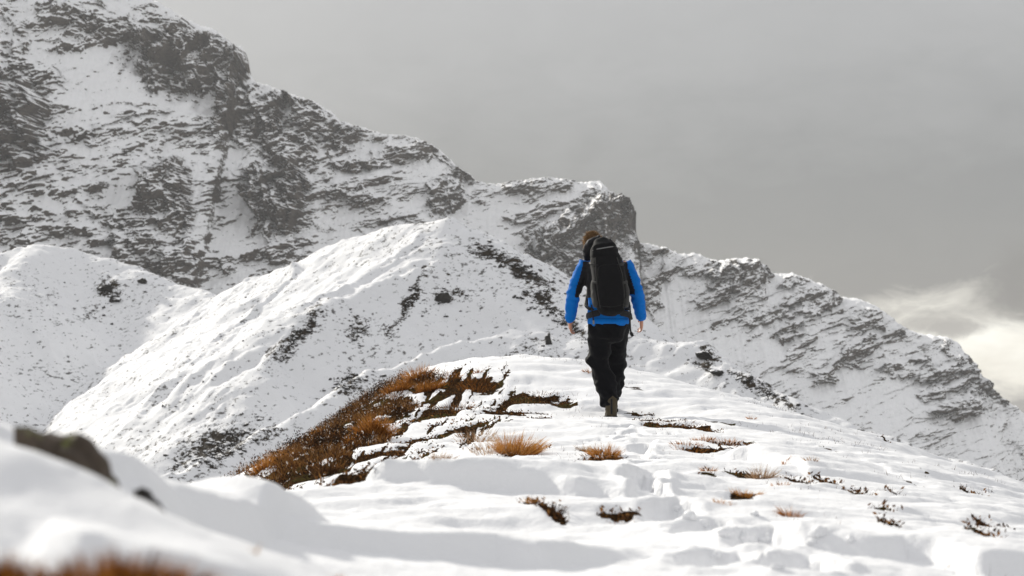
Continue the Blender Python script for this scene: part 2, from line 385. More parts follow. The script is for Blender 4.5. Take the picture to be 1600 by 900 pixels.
def hill_base(x, y):
    acc = None; K = 6.0
    for pts, sl, r in RIDGES:
        W = [P(*p) for p in pts]; best = np.full(x.shape, -1e9)
        for a, b in zip(W[:-1], W[1:]):
            dx, dy = b[0]-a[0], b[1]-a[1]; L2 = dx*dx+dy*dy
            tq = np.clip(((x-a[0])*dx+(y-a[1])*dy)/L2, 0, 1)
            d = np.hypot(x-a[0]-tq*dx, y-a[1]-tq*dy)
            best = np.maximum(best, a[2]+(b[2]-a[2])*tq-sl*(np.sqrt(d*d+r*r)-r))
        e = np.clip((best+60)*K, -600, 600)
        acc = e if acc is None else np.logaddexp(acc, e)
    # the broad sunlit flank: a smooth slope between the summit ridge, the gully on its left and the front spur
    sel = (x > -48) & (x < 2) & (y > 125) & (y < 176); xs, ys = x[sel], y[sel]
    zf = np.full(xs.shape, FLK[1][len(FLK[0])]) + FLK[1][-2]*xs+FLK[1][-1]*ys
    for c, wgt in zip(FLK[0], FLK[1]):
        r2 = (xs-c[0])**2+(ys-c[1])**2; zf = zf+wgt*r2*np.log(r2+1e-9)
    poly = FLK[0][:, :2]; out = np.full(xs.shape, 1e9)
    for a, b in zip(poly, np.roll(poly, -1, 0)):
        dx, dy = b-a; tq = np.clip(((xs-a[0])*dx+(ys-a[1])*dy)/(dx*dx+dy*dy), 0, 1); out = np.minimum(out, np.hypot(xs-a[0]-tq*dx, ys-a[1]-tq*dy))
    ins = np.zeros(xs.shape, bool); q = poly[-1]
    for p in poly:
        ins ^= ((p[1] > ys) != (q[1] > ys)) & (xs < (q[0]-p[0])*(ys-p[1])/(q[1]-p[1]+1e-12)+p[0]); q = p
    al_, ac_ = -.45*xs-.89*ys, .89*xs-.45*ys
    zf = zf+(ridged(ac_/6.5+fbm(xs/9, ys/9, 46, 2)*.5, al_/30, 47, 3)-.3)*.55*sst(out, 0, 3)
    zf = zf-np.where(ins, 0, 2.4*out)-.25*np.exp(-out/.8)
    acc[sel] = np.logaddexp(acc[sel], np.clip((zf+60)*K, -600, 600))
    return acc/K-60
def _fit(pts):
    W = np.array([P(*p) for p in pts]); n = len(W); r2 = (W[:, None, 0]-W[None, :, 0])**2+(W[:, None, 1]-W[None, :, 1])**2
    A = np.zeros((n+3, n+3)); A[:n, :n] = r2*np.log(r2+1e-9)+np.eye(n)*6; A[:n, n] = 1; A[:n, n+1:] = W[:, :2]; A[n, :n] = 1; A[n+1:, :n] = W[:, :2].T
    return W, np.linalg.solve(A, np.concatenate([W[:, 2], np.zeros(3)]))
FLK = _fit(FLANK)
NHR, NHC = 560, 560
hy = np.concatenate([np.linspace(40, 100, 60)[:-1], np.linspace(100, 188, 470), np.linspace(188, 225, NHR-529+1)[1:]])
NHR = len(hy)
ht = np.linspace(-1, 1, NHC)
def hill_w(y): return .33*y+9
def build_hill():
    Yg = np.broadcast_to(hy[:, None], (NHR, NHC)); Xg = ht[None]*hill_w(hy)[:, None]
    wx = Xg+fbm(Xg/14, Yg/14, 31, 3)*1.3; wy = Yg+fbm(Xg/14, Yg/14, 32, 3)*1.3
    crest = sst(Yg, 100, 112)
    Zh = hill_base(wx*crest+Xg*(1-crest), wy*crest+Yg*(1-crest))
    Zh = np.maximum(Zh, -60)
    Zh = Zh+fbm(Xg/5, Yg/5, 33, 5)*.16+ridged(Xg/7+Yg/11, Yg/6, 34, 4)*.12+fbm(Xg/.9, Yg/.9, 35, 3)*.05+ridged(Xg/2.2-Yg/5, Yg/1.6, 38, 4)*.035
    Zh = Zh+ridged(Xg/3.6+Yg*.22, Yg/16-Xg*.03, 39, 3)*.22*crest
    rough = sst(fbm(Xg/9, Yg/7, 36, 3), .0, .7)
    Zh = Zh+rough*np.abs(fbm(Xg/1.3, Yg/1.0, 37, 4))*.22
    V = np.stack([Xg, Yg, Zh], -1)
    dV0 = np.gradient(V, axis=0); dV1 = np.gradient(V, axis=1)
    N = np.cross(dV1, dV0); N /= np.linalg.norm(N, axis=-1, keepdims=True); nz = np.abs(N[..., 2])
    u = 800+F*Xg/Yg+fbm(Xg/1.6, Yg/1.6, 44, 3)*9; v = HZ-F*Zh/Yg+fbm(Xg/1.6, Yg/1.6, 45, 3)*8
    rock = .16*(1-sst(nz, .55, .85))+rough*.06
    # thin snow over scrub and stones: where the photograph shows bare ground on this hill
    for cx, cy, rx, ry, ang, st in SCRUB:
        a = math.radians(ang); du, dv = u-cx, v-cy
        al = (du*math.cos(a)-dv*math.sin(a))/rx; bl = (du*math.sin(a)+dv*math.cos(a))/ry
        rock = np.maximum(rock, st*np.exp(-(al*al+bl*bl)**1.1)*.80)
    me = mesh_from(V.reshape(-1, 3), grid_faces(NHR, NHC), 'hill')
    attr(me, 'rock', rock)
    m = mat_terrain('hill_snow_and_scrub', (.012, .010, .008), (.034, .025, .016), 1.9, 2.3, (1, 1, 1.4), .408, 2.0, .06, .56, .62, .6)
    tag(obj('hill', me, m), kind='structure')
    return Zh
SCRUB = [(170,452,26,22,0,1.0),(135,490,34,10,25,.8),(330,470,34,5,-18,.5),(340,695,80,34,22,1.0),(300,715,44,22,25,.8),(420,680,50,26,10,.7),(470,520,66,13,52,1.15),(430,555,26,18,50,.9),(640,470,56,8,62,1.2),(610,520,16,18,60,.9),
    (560,515,22,26,80,.8),(545,600,36,24,10,.9),(700,460,34,16,0,.9),(690,425,50,6,-10,.6),(770,400,50,12,-24,1.2),(820,425,60,14,-34,1.2),(850,470,46,16,-36,1.1),(890,505,40,14,-38,1.0),(790,560,44,14,20,.8),(830,540,30,12,20,.7),(860,560,40,20,-20,.6),(1110,555,26,12,-25,1.0),
    (1100,575,20,12,-20,.9),(1180,600,50,14,-20,.9),(1215,625,40,12,-25,.9),(1040,535,26,5,-15,.5),(500,510,18,8,50,.6),(240,700,30,14,30,.5),(740,395,26,5,-10,.5),(60,470,40,14,10,.4),(200,480,60,20,20,.4)]
HILLZ = build_hill()
def hill_at(x, y):
    ri = np.clip(np.interp(y, hy, np.arange(NHR)), 0, NHR-1.001); ci = np.clip((x/hill_w(y)+1)/2*(NHC-1), 0, NHC-1.001)
    i, j = ri.astype(int), ci.astype(int); a, b = ri-i, ci-j
    return (HILLZ[i, j]*(1-b)+HILLZ[i, j+1]*b)*(1-a)+(HILLZ[i+1, j]*(1-b)+HILLZ[i+1, j+1]*b)*a
def ray_hit(px, py, fn, Ys):
    """first point where the sight line through a photo pixel meets a terrain"""
    px = np.asarray(px, float); py = np.asarray(py, float)
    out = np.full((len(px), 3), np.nan); done = np.zeros(len(px), bool); prev = None
    for Y in Ys:
        x = (px-800)/F*Y; z = (HZ-py)/F*Y; gap = z-fn(x, np.full_like(x, Y))
        if prev is not None:
            hit = (~done) & (gap < 0) & (prev >= 0)
            f = prev[hit]/(prev[hit]-gap[hit]+1e-12); Yh = py0+(Y-py0)*f
            out[hit] = np.stack([(px[hit]-800)/F*Yh, Yh, (HZ-py[hit])/F*Yh], -1); done |= hit
        prev = gap; py0 = Y
    return out
# ---------------------------------------------------------------- the near ridge: snow sheet, dunes, footprints, bare patches
CTRL = [P(*p) for p in [
    # crest behind the hiker
    (650,582,24),(760,582,25),(850,582,26),(925,580,26),(1000,590,25.5),(1100,613,24),(1250,655,21.5),(1400,702,18.5),(1600,765,14.5),
    # left edge where the slope breaks away
    (600,624,21),(540,663,18),(460,704,15.5),(395,742,13.5),
    # ridge top
    (957,658,18.5),(1005,690,14.5),(1008,722,12.0),(1012,757,10),(700,640,19.5),(585,672,17.3),(700,700,14),(805,705,13),(835,630,19.5),(940,716,12.4),(1085,700,13.3),(1045,664,17),
    (1120,742,10.6),(1200,700,13.5),(1300,720,13),(1340,770,10),(1500,800,9),(1540,830,8),(1200,650,18.5),(1350,740,12),(1160,775,8.6),
    (500,745,12.6),(640,735,11.5),(1240,800,7.6),(1400,850,6.6),(1590,890,5.8),(1100,850,6.0),(1000,850,6.4),(850,832,6.9),(650,806,7.2)]]
CTRL += [np.array(p) for p in [
    (0,0,-.46),(.6,0,-.5),(-.6,0,-.40),(0,-3,-.6),(-2,-3,-.4),(2,-3,-.7),(.5,2,-.49),(1,4,-.56),(.1,2.6,-.43),(-.15,2.0,-.345),(-.3,1.7,-.235),(-.5,1.8,-.225),(-.45,1.3,-.26),(-.9,1.8,-.16),(-.45,2.3,-.20),(-.62,2.75,-.185),(-.9,3,-.14),
    (-.3,3.9,-.45),(0,4.5,-.50),(.3,4.6,-.52),(-.6,3.6,-.33),(-.8,4.4,-.34),(-1.6,4.5,-.3),(-.5,5.5,-.53),(-1.2,6.5,-.55),(-2.2,7,-.6),(-.9,9.6,-.66),(-.2,9.8,-.64),
    # falling away on both sides and behind the crest
    (-2.6,13,-1.5),(-2.6,18,-1.5),(-2.6,23,-1.2),(-4.5,10,-2.8),(-5,16,-3.6),(-5,24,-3.4),(-9,14,-7),(-9,24,-7.5),(-9,5,-4),(-6,1,-2),(-1.6,29,-1.0),(1,30,-.8),(1,36,-3.2),(-3,36,-4.5),(6,34,-4.5),
    (4.6,15,-1.35),(4.9,20,-1.3),(4.5,25,-1.25),(8,12,-3.3),(8,20,-3.5),(9,28,-4.5),(5,7,-1.6),(7,3,-2.4),(3,0,-.9),(14,15,-8),(14,26,-9),(14,5,-6),(0,46,-8),(-8,46,-11),(8,46,-11)]]
CT = np.array(CTRL)
def _tps(r2): return np.where(r2 > 1e-12, r2*np.log(r2+1e-12), 0)
_sc = lambda y: y   # plain plan coordinates
_n = len(CT)
_A = np.zeros((_n+3, _n+3)); _r2 = (CT[:, None, 0]-CT[None, :, 0])**2+(CT[:, None, 1]-CT[None, :, 1])**2
_A[:_n, :_n] = _tps(_r2)+np.eye(_n)*.004; _A[:_n, _n] = 1; _A[:_n, _n+1:] = CT[:, :2]; _A[_n, :_n] = 1; _A[_n+1:, :_n] = CT[:, :2].T
_W = np.linalg.solve(_A, np.concatenate([CT[:, 2], np.zeros(3)]))
def tps(x, y):
    z = _W[_n]+_W[_n+1]*x+_W[_n+2]*y
    for (cx, cy, _), wgt in zip(CT, _W): z = z+wgt*_tps((x-cx)**2+(y-cy)**2)
    return z
def poly_signed(x, y, W):
    """distance to a plan polyline, sign + on the far side (larger y), height along it, end fade"""
    bd = np.full(x.shape, 1e9); sg = np.ones(x.shape); hz = np.zeros(x.shape); al = np.zeros(x.shape); L = 0
    Ls = np.cumsum([0]+[math.hypot(b[0]-a[0], b[1]-a[1]) for a, b in zip(W[:-1], W[1:])])
    for i, (a, b) in enumerate(zip(W[:-1], W[1:])):
        dx, dy = b[0]-a[0], b[1]-a[1]; L2 = dx*dx+dy*dy
        tq = np.clip(((x-a[0])*dx+(y-a[1])*dy)/L2, 0, 1); ex, ey = x-a[0]-tq*dx, y-a[1]-tq*dy
        d = np.hypot(ex, ey); m = d < bd
        bd = np.where(m, d, bd); sg = np.where(m, np.sign(dx*ey-dy*ex), sg); hz = np.where(m, a[2]+(b[2]-a[2])*tq, hz); al = np.where(m, (Ls[i]+tq*math.sqrt(L2))/Ls[-1], al)
    return bd*sg, hz, al
DUNES = [ # crest line (px,py,distance), lee width, windward width
    ([(470,752,8.6),(560,744,8.5),(660,734,8.35),(740,728,8.25),(800,731,8.2),(870,740,8.1),(960,763,7.95),(1030,788,7.85),(1075,806,7.8)], .2, .9, .02),
    ([(380,790,4.5),(450,806,4.6),(560,822,4.7),(680,828,4.8),(780,834,4.85),(905,862,4.75)], .13, .5, .03),
    ([(-120,655,2.35),(0,705,2.35),(25,715,2.33),(100,758,2.3),(195,800,2.25),(290,838,2.2),(360,874,2.1),(440,915,2.05)], .15, .20, .15),
    ([(-160,620,3.2),(-60,640,3.15),(0,660,3.1),(45,686,3.1),(110,708,3.15),(170,705,3.2),(205,718,3.4),(245,742,3.7),(330,768,4.2),(420,792,4.8),(520,818,5.2)], .22, .5, .05),
    ([(1330,838,5.6),(1400,832,5.8),(1480,838,5.7),(1560,868,5.3)], .16, .6, .02),
    ([(880,690,14.2),(940,684,14.4),(990,694,14.0)], .3, .8, .05),
    ([(1120,702,12.2),(1180,705,12.0),(1250,722,11.4),(1290,740,10.8)], .3, .8, .05),
    ([(800,612,22),(850,606,22.6),(905,620,21.6)], .35, 1.2, .05),
    ([(940,735,10.8),(990,735,10.6),(1010,745,10.2)], .25, .5, .05),
    ([(1180,668,17.5),(1260,690,15.6),(1330,706,14.6)], .35, .8, .05), ([(1350,725,12.8),(1430,752,11.6),(1500,775,10.8)], .3, .7, .05),
    ([(1080,640,20.5),(1160,652,19.6),(1230,668,18.6)], .35, .9, .05), ([(1240,776,8.6),(1320,790,8.3),(1400,806,8.0)], .18, .5, .02)]
PRINTS = [(969,668,.1),(990,676,.1),(978,684,.1),(1000,698,.1),(992,712,.0),(1018,734,.1),(998,752,.1),(985,668,.2),(1005,690,.1),(1002,706,-.1),(1008,722,.15),(1013,757,.0),(1016,775,.3),(1002,740,.1),(1046,800,.2),(1100,826,.3),(1190,850,.1),(1120,874,.4),(1250,880,.2)]
def ground0(x, y):
    z = tps(x, y)
    for pts, lee, wind, top in DUNES:
        W = [P(*p) for p in pts]
        x0, x1 = min(q[0] for q in W)-2*wind-.3, max(q[0] for q in W)+2*wind+.3; y0, y1 = min(q[1] for q in W)-2*wind-.3, max(q[1] for q in W)+2*wind+.3
        sel = (x > x0) & (x < x1) & (y > y0) & (y < y1)
        if not sel.any(): continue
        xs, ys = x[sel], y[sel]
        wob = fbm(xs/(lee*3), ys/(lee*3), 91, 3)*lee*.22
        d, hc, al = poly_signed(xs, ys, W); d = d+wob
        Ls = np.cumsum([0]+[math.hypot(b[0]-a[0], b[1]-a[1]) for a, b in zip(W[:-1], W[1:])]); Ls = Ls/Ls[-1]
        base = tps(np.interp(al, Ls, [q[0] for q in W]), np.interp(al, Ls, [q[1] for q in W]))
        h = np.clip(hc-base, 0, .4)
        fade = sst(al, 0, .12)*(1-sst(al, .88, 1))
        if pts[0][0] < 0: fade = 1-sst(al, .9, 1)
        le = np.clip(h*1.0, .035, lee)
        prof = np.where(d < 0, 1-sst((-d-top)/le, 0, 1), np.exp(-(d/wind)**2))
        z[sel] = z[sel]+h*fade*prof-fade*prof*.07*np.clip(-d, 0, top)
    return z
NGR, NGC0 = 550, 580
gyr = np.concatenate([np.linspace(-3, .5, 12), np.geomspace(.55, 4, 110), np.geomspace(4.02, 23, 390), np.geomspace(23.2, 48, NGR-512)])
gt = np.concatenate([-1-np.geomspace(2.6, .02, 24), np.linspace(-1, 1, NGC0), 1+np.geomspace(.02, 2.6, 24)])
NGC = len(gt)
def gw(y): return .8+.29*np.maximum(y, 0)
GX = gt[None]*gw(gyr)[:, None]; GY = np.broadcast_to(gyr[:, None], (NGR, NGC)).copy()
GZ = ground0(GX, GY)
inner = np.exp(-(np.maximum(np.abs(GX)-6, 0)/6)**2)
# wind drifts, long axis across the slope
rot = GX*.92+GY*.38, -GX*.38+GY*.92
near = sst(GY, 3, 9)
GZ += (fbm(rot[0]/1.9, rot[1]/.75, 101, 4)*.030*near + (ridged(rot[0]/1.1, rot[1]/.45, 102, 3)*.021+ridged(rot[0]/.5, rot[1]/.16, 105, 3)*.009*sst(fbm(GX/1.5, GY/1.5, 106, 2), -.3, .4))*near + fbm(GX/.35, GY/.35, 103, 4, .6)*.007)*inner
GZ += fbm(GX/.8, GY/.5, 104, 3)*.010*(1-near)
def grid_at(Z):
    def fn(x, y):
        ri = np.clip(np.interp(y, gyr, np.arange(NGR)), 0, NGR-1.001); ci = np.clip(np.interp(x/gw(y), gt, np.arange(NGC)), 0, NGC-1.001)
        i, j = ri.astype(int), ci.astype(int); a, b = ri-i, ci-j
        return (Z[i, j]*(1-b)+Z[i, j+1]*b)*(1-a)+(Z[i+1, j]*(1-b)+Z[i+1, j+1]*b)*a
    return fn
GYS = np.geomspace(1.0, 34, 900)
def g_hit(px, py, fn=None):
    px = np.atleast_1d(px); py = np.atleast_1d(py)
    return ray_hit(px, py, fn or grid_at(GZ), GYS)
# footprints
ph = g_hit([p[0] for p in PRINTS], [p[1] for p in PRINTS])
for (px, py, a), c in zip(PRINTS, ph):
    if np.isnan(c[0]): continue
    big = 1.15 if py > 790 else .9
    sel = np.hypot(GX-c[0], GY-c[1]) < .6
    dx, dy = GX[sel]-c[0], GY[sel]-c[1]; ca, sa = math.cos(a), math.sin(a)
    e = np.sqrt(((dx*ca-dy*sa)/(.085*big))**2+((dx*sa+dy*ca)/(.19*big))**2)+fbm(dx/.1, dy/.1, int(px), 3)*.18
    GZ[sel] += -.062*big*(1-sst(e, .78, 1.06))+.009*big*np.exp(-((e-1.35)/.28)**2)*(1+.6*perlin(dx/.09, dy/.09, int(py)))
# churned snow lower right of the path
cz = np.exp(-(((GX-.95)/.55)**2+((GY-6.1)/1.0)**2))
GZ += cz*(fbm(GX/.22, GY/.3, 111, 4)*.012)
# bare patches: photo centre, half width, half height, how bare
BARE = [(835,625,66,9,-4,1.0),(800,641,60,6,4,.95),(742,598,52,12,-8,.75),(705,640,46,15,14,.85),(700,612,30,8,12,.7),(660,650,40,8,20,.7),(760,612,40,5,4,.6),(1018,656,46,7,-8,1.0),(1062,667,56,8,-6,1.0),(1110,674,30,4,-5,.9),(1000,648,22,3,-5,.7),(945,718,46,9,12,1.0),(928,706,24,5,0,.8),(1085,702,50,7,4,.95),
    (1135,690,40,5,0,.7),(1108,742,22,6,0,.9),(1150,738,40,4,0,.7),(1340,768,34,8,-16,1.0),(1300,755,20,3,-18,.7),(1240,748,30,5,-18,.85),(1400,772,20,4,-20,.8),(1380,796,14,8,-10,.9),(1378,815,16,6,-20,.9),(1545,822,22,7,-18,1.0),(1530,830,22,7,-18,.95),(1520,770,16,4,-20,.8),(1395,660,12,4,-20,.7),
    (850,788,34,5,-18,.8),(970,806,34,3,0,.9),(720,668,60,5,14,.7),(640,690,46,12,20,.65),(600,705,40,10,20,.75),(560,735,46,12,12,.7),(510,742,22,10,10,.9),(815,708,34,6,20,.9),(830,652,16,4,0,.9),(850,652,14,4,0,.8),(1160,772,40,6,8,.6),(1030,580,20,3,-10,.5),(1000,608,30,3,-5,.5),
    (1130,660,24,3,-5,.6),(1170,690,20,3,0,.5),(1290,700,26,3,-18,.5),(1450,740,20,3,-20,.6),(1440,760,22,4,-20,.6),(1215,705,20,3,0,.4),(1385,690,10,4,-30,.8),(1465,655,12,4,-20,.0)]
HEATH = [(394,744),(424,716),(460,690),(520,655),(575,625),(625,600),(655,588),(690,584),(690,600),(650,622),(648,640),(610,660),(612,680),(580,690),(560,712),(520,738),(480,756),(420,760)]
bh = g_hit([b[0] for b in BARE], [b[1] for b in BARE])
BAREA = np.zeros_like(GZ)
# photo position of every ground vertex, used to lay the patches out on the slope
with np.errstate(divide='ignore', invalid='ignore'):
    U = np.where(GY > 1, 800+F*GX/np.maximum(GY, 1), -9999); Vv = np.where(GY > 1, HZ-F*GZ/np.maximum(GY, 1), -9999)
wn = fbm(GX/.45, GY/.55, 121, 5, .62)
for (cx, cy, rx, ry, ang, st), c in zip(BARE, bh):
    if np.isnan(c[0]): continue
    s = c[1]/F
    a = math.radians(ang)
    # the patch's own axes on the ground: x across, y along the slope (a photo row covers more ground further off)
    q = g_hit([cx, cx], [cy-ry, cy+ry]); 
    ly = abs(q[0, 1]-q[1, 1])/2 if not np.isnan(q).any() else ry*s*c[1]/.6
    lx = rx*s; ly = float(np.clip(ly, .05, max(.12, lx*1.3)))
    slope = math.tan(a)*ly/max(ry*s, 1e-4)*1.0
    dx, dy = GX-c[0], GY-c[1]-slope*(GX-c[0])
    r = (dx/lx)**2+(dy/ly)**2
    BAREA = np.maximum(BAREA, st*(1-sst(np.sqrt(r)+wn*.55, .6, 1.2)))
hp = g_hit([p[0] for p in HEATH], [p[1] for p in HEATH]); ok = ~np.isnan(hp[:, 0])
def inside(poly, x, y):
    r = np.zeros(x.shape, bool); j = len(poly)-1
    for i in range(len(poly)):
        xi, yi = poly[i]; xj, yj = poly[j]
        c = ((yi > y) != (yj > y)) & (x < (xj-xi)*(y-yi)/(yj-yi+1e-12)+xi); r ^= c; j = i
    return r
HEATHW = hp[ok][:, :2]
hm = inside(HEATHW, GX+fbm(GX/.4, GY/.6, 131, 3)*.16, GY+fbm(GX/.4, GY/.6, 132, 3)*.35) & (GX > -2.4)
# the scrub runs on a little below the break of slope
hm |= (GX < -1.0) & (GX > -2.6) & (GY > 14.6) & (GY < 24) & (GX < np.interp(GY, [12.5, 14, 16, 18, 21, 24], [-1.5, -1.62, -1.62, -1.5, -1.33, -1.15])) & (fbm(GX/.5, GY/.7, 133, 3) > -.35)
HM = hm.astype(float)
for _ in range(2):
    HM[1:-1, 1:-1] = (HM[1:-1, 1:-1]*2+HM[:-2, 1:-1]+HM[2:, 1:-1]+HM[1:-1, :-2]+HM[1:-1, 2:])/6
holes = sst(fbm(GX/.28, GY/.5, 134, 4), .17, .42)
BAREA = np.maximum(BAREA, HM*(1-holes*.9))
# thin diagonal streaks of scrub where the snow is blown off the upper left slope
strk = fbm((GX-.085*GY+fbm(GX/.5, GY/3, 161, 2)*.05)/.10, GY/2.6, 162, 4, .6)
zone = sst(GX-np.interp(GY, [11, 14, 18, 22, 25], [-1.5, -1.5, -1.25, -1.0, -.9]), 0, .2)*(1-sst(GX-np.interp(GY, [11, 13, 17, 21, 25], [-.45, -.15, .0, .05, -.3]), -.25, .25))*sst(GY, 11.3, 12.3)*(1-sst(GY, 21.5, 23.5))
BAREA = np.maximum(BAREA, .95*zone*sst(strk, .16, .42))
SMB = BAREA.copy()
for _ in range(5): SMB[1:-1, 1:-1] = (SMB[1:-1, 1:-1]*2+SMB[:-2, 1:-1]+SMB[2:, 1:-1]+SMB[1:-1, :-2]+SMB[1:-1, 2:])/6
GZ += -.035*sst(SMB, .15, .8)*np.clip(GY/12, .4, 1)
GZ += sst(BAREA, .5, .9)*np.abs(fbm(GX/.07, GY/.07, 141, 3))*.03
me = mesh_from(np.stack([GX, GY, GZ], -1).reshape(-1, 3), grid_faces(NGR, NGC), 'snow_ridge')
attr(me, 'rock', BAREA)
def mat_ground():
    m, t = new_mat('ridge_snow_and_soil')
    pos = t.n('ShaderNodeNewGeometry').outputs['Position']
    at = t.n('ShaderNodeAttribute', attribute_name='rock').outputs['Fac']
    n1 = t.noise(pos, 9, 5, .65, .2); n2 = t.noise(pos, 45, 4, .6); n3 = t.noise(pos, 2.2, 3, .5)
    f = t.math('ADD', at, t.math('MULTIPLY', t.math('SUBTRACT', n1, .5), .8)); f = t.math('ADD', f, t.math('MULTIPLY', t.math('SUBTRACT', n2, .5), .6))
    f = t.sstep(f, .44, .53)
    soil = t.ramp(n2, [(.3, (.008, .006, .005)), (.45, (.022, .014, .009)), (.58, (.055, .030, .013)), (.7, (.11, .06, .022))])
    moss = t.mix(t.sstep(n3, .5, .65), soil, (.05, .042, .015))
    sn = t.mix(n3, SNOW, (.82, .825, .84))
    finish(t, t.mix(f, sn, moss), .8, t.math('MULTIPLY', t.math('SUBTRACT', 1.0, f), .12), t.math('ADD', t.math('MULTIPLY', n2, .5), n1),   .008, .8)
    return m
ridge = obj('snow_ridge', me, mat_ground()); tag(ridge, kind='structure')
ground_at = grid_at(GZ); bare_at = grid_at(BAREA); heath_at = grid_at(HM)
def gz1(x, y): return float(ground_at(np.array([x]), np.array([y]))[0])
def hit1(px, py, back=0.0):
    """ground point under a photo pixel; a pixel above the skyline lands on the crest"""
    for d in range(0, 60, 2):
        h = g_hit([px], [py+d])[0]
        if not np.isnan(h[0]): return h
    return None
# ---------------------------------------------------------------- stones
def ico(sub):
    import bmesh
    bm = bmesh.new(); bmesh.ops.create_icosphere(bm, subdivisions=sub, radius=1.0)
    v = np.array([x.co[:] for x in bm.verts]); f = np.array([[q.index for q in p.verts] for p in bm.faces]); bm.free(); return v, f
def rock_mesh(name, seed, sub=2, sc=(1, 1, 1), rough=.35, cut=.5, rot=None, smooth=False):
    v, f = ico(sub); r = random.Random(seed)
    for _ in range(9):                       # cleave flat facets
        n = Vector((r.uniform(-1, 1), r.uniform(-1, 1), r.uniform(-1, 1))).normalized(); d = r.uniform(cut, .95)
        h = v@np.array(n); m = h > d; v[m] -= np.outer(h[m]-d, n)
    o = np.array([[mnoise.noise(Vector(p)*1.6+Vector((seed, 0, 0))) + .5*mnoise.noise(Vector(p)*4.1+Vector((seed, 3, 0))) for p in v]]).T
    v = v*(1+rough*o)*np.array(sc)
    if rot is not None: v = v@np.array(rot.to_matrix()).T
    return mesh_from(v, f, name, smooth)
M_STONE = mat_rock('dark_stone', (.022, .020, .018), (.055, .050, .044), 3.0, True, None, .62)
M_BOULDER = mat_rock('lichen_boulder', (.06, .045, .033), (.14, .11, .085), 16.0, True, (.13, .14, .035), 1.05)

from mathutils import Euler
# foreground boulder, out of focus
def boulder(px, py, Y, sx, sy, sz, tilt, seed, label, mat=M_BOULDER, name='boulder', yaw=0):
    c = P(px, py, Y)
    me = rock_mesh(name, seed, 4, (sx, sy, sz), .30, .45, Euler((0, tilt, yaw)), False)
    o = obj(name, me, mat); o.location = c
    return tag(o, label, 'rock')
boulder(140, 776, 2.68, .112, .075, .055, math.radians(44), 5, 'blurred grey-brown boulder with green lichen in the foreground snow at left')
boulder(82, 736, 2.72, .044, .05, .056, math.radians(35), 8, 'blurred peaked stone topping the upper end of the foreground boulder')
boulder(232, 786, 2.85, .034, .03, .018, math.radians(58), 11, 'small dark stone just right of the blurred foreground boulder', M_STONE, 'stone')

# rocks that stand out on the middle hill
def hill_rock(px, py, wpx, hpx, seed, label, name='rock', tilt=0):
    h = ray_hit([px], [py+hpx*.35], hill_at, np.arange(60, 190, .2))[0]
    if np.isnan(h[0]): return
    s = h[1]/F
    me = rock_mesh(name, seed, 3, (wpx*s/2, wpx*s/2.4, hpx*s/2), .3, .5, Euler((0, tilt, 0)))
    o = obj(name, me, M_STONE); o.location = (h[0], h[1], h[2]+hpx*s*.2); o['label'] = label; o['category'] = 'rock'
hill_rock(857, 528, 13, 24, 3, 'upright pointed dark stone on the hill left of the hiker\'s sleeve', 'standing_stone')
hill_rock(693, 462, 26, 22, 4, 'grey square-sided rock on the front face of the middle hill')
hill_rock(165, 446, 30, 20, 6, 'largest dark outcrop block on the left hill below its ridge', 'rock_outcrop', .3)
hill_rock(178, 466, 22, 14, 7, 'lower dark block of the outcrop on the left hill', 'rock_outcrop', -.2)
hill_rock(1103, 553, 36, 20, 9, 'dark rock block on the lower ridge right of the hiker', 'rock_outcrop', .45)
hill_rock(1118, 578, 34, 14, 12, 'lower flat dark rock on the ridge right of the hiker', 'rock_outcrop', .4)
hill_rock(222, 438, 14, 12, 13, 'small dark rock on the crest of the left hill')

stone_vars = [rock_mesh('stone', 100+i, 1, (1, .8, .62), .4, .5) for i in range(8)]
for me_ in stone_vars: me_.materials.append(M_STONE)
CLUST = [ # px centre, half sizes, angle, count, size range px, label, group
    (340,697,86,30,22,120,(3,9),'small dark stone in the scree at the foot of the lower left slope','scree stones at the foot of the hill'),
    (470,522,66,13,52,45,(3,8),'small dark stone in the scrubby gully of the hill','stones in the scrubby gully'),
    (640,475,56,9,62,45,(3,8),'small dark stone in the narrow dark rib down the hill face','stones along the dark rib'),
    (560,515,24,26,0,30,(3,7),'small dark stone in the patch left of the dark rib','stones left of the dark rib'),
    (545,600,40,20,8,36,(3,8),'small dark stone on the slope just above the brown heather','stones above the heather'),
    (800,410,80,12,-28,60,(3,9),'small dark stone in the rock band below the hill summit','stones of the summit band'),
    (865,490,70,22,-32,50,(3,9),'small dark stone on the ridge left of the hiker','stones on the ridge left of the hiker'),
    (800,562,60,16,22,45,(2,7),'small dark stone just beyond the snowy crest','stones beyond the crest'),
    (1190,608,80,13,-24,60,(3,9),'small dark stone on the ridge behind the right-hand slope','stones on the right-hand ridge'),
    (700,470,90,60,0,45,(2,6),'small dark stone scattered on the front face of the hill','stones scattered on the front face'),
    (140,480,120,60,15,45,(2,6),'small dark stone scattered on the left hill','stones scattered on the left hill'),
    (330,600,160,60,35,45,(2,5),'small dark stone scattered on the lit flank','stones scattered on the lit flank')]
pend = []
r = random.Random(3)
for cx, cy, rx, ry, ang, n, (s0, s1), lab, grp in CLUST:
    a = math.radians(ang)
    for _ in range(n):
        p, q = r.gauss(0, .5)*rx, r.gauss(0, .5)*ry
        pend.append((cx+p*math.cos(a)+q*math.sin(a), cy-p*math.sin(a)+q*math.cos(a), s0+(s1-s0)*r.random()**2.2, lab, grp))
hh = ray_hit([p[0] for p in pend], [p[1] for p in pend], hill_at, np.arange(60, 190, .25))
order = sorted([i for i in range(len(pend)) if not np.isnan(hh[i, 0])], key=lambda i: -pend[i][2])
sv, sf = [], []; off = 0
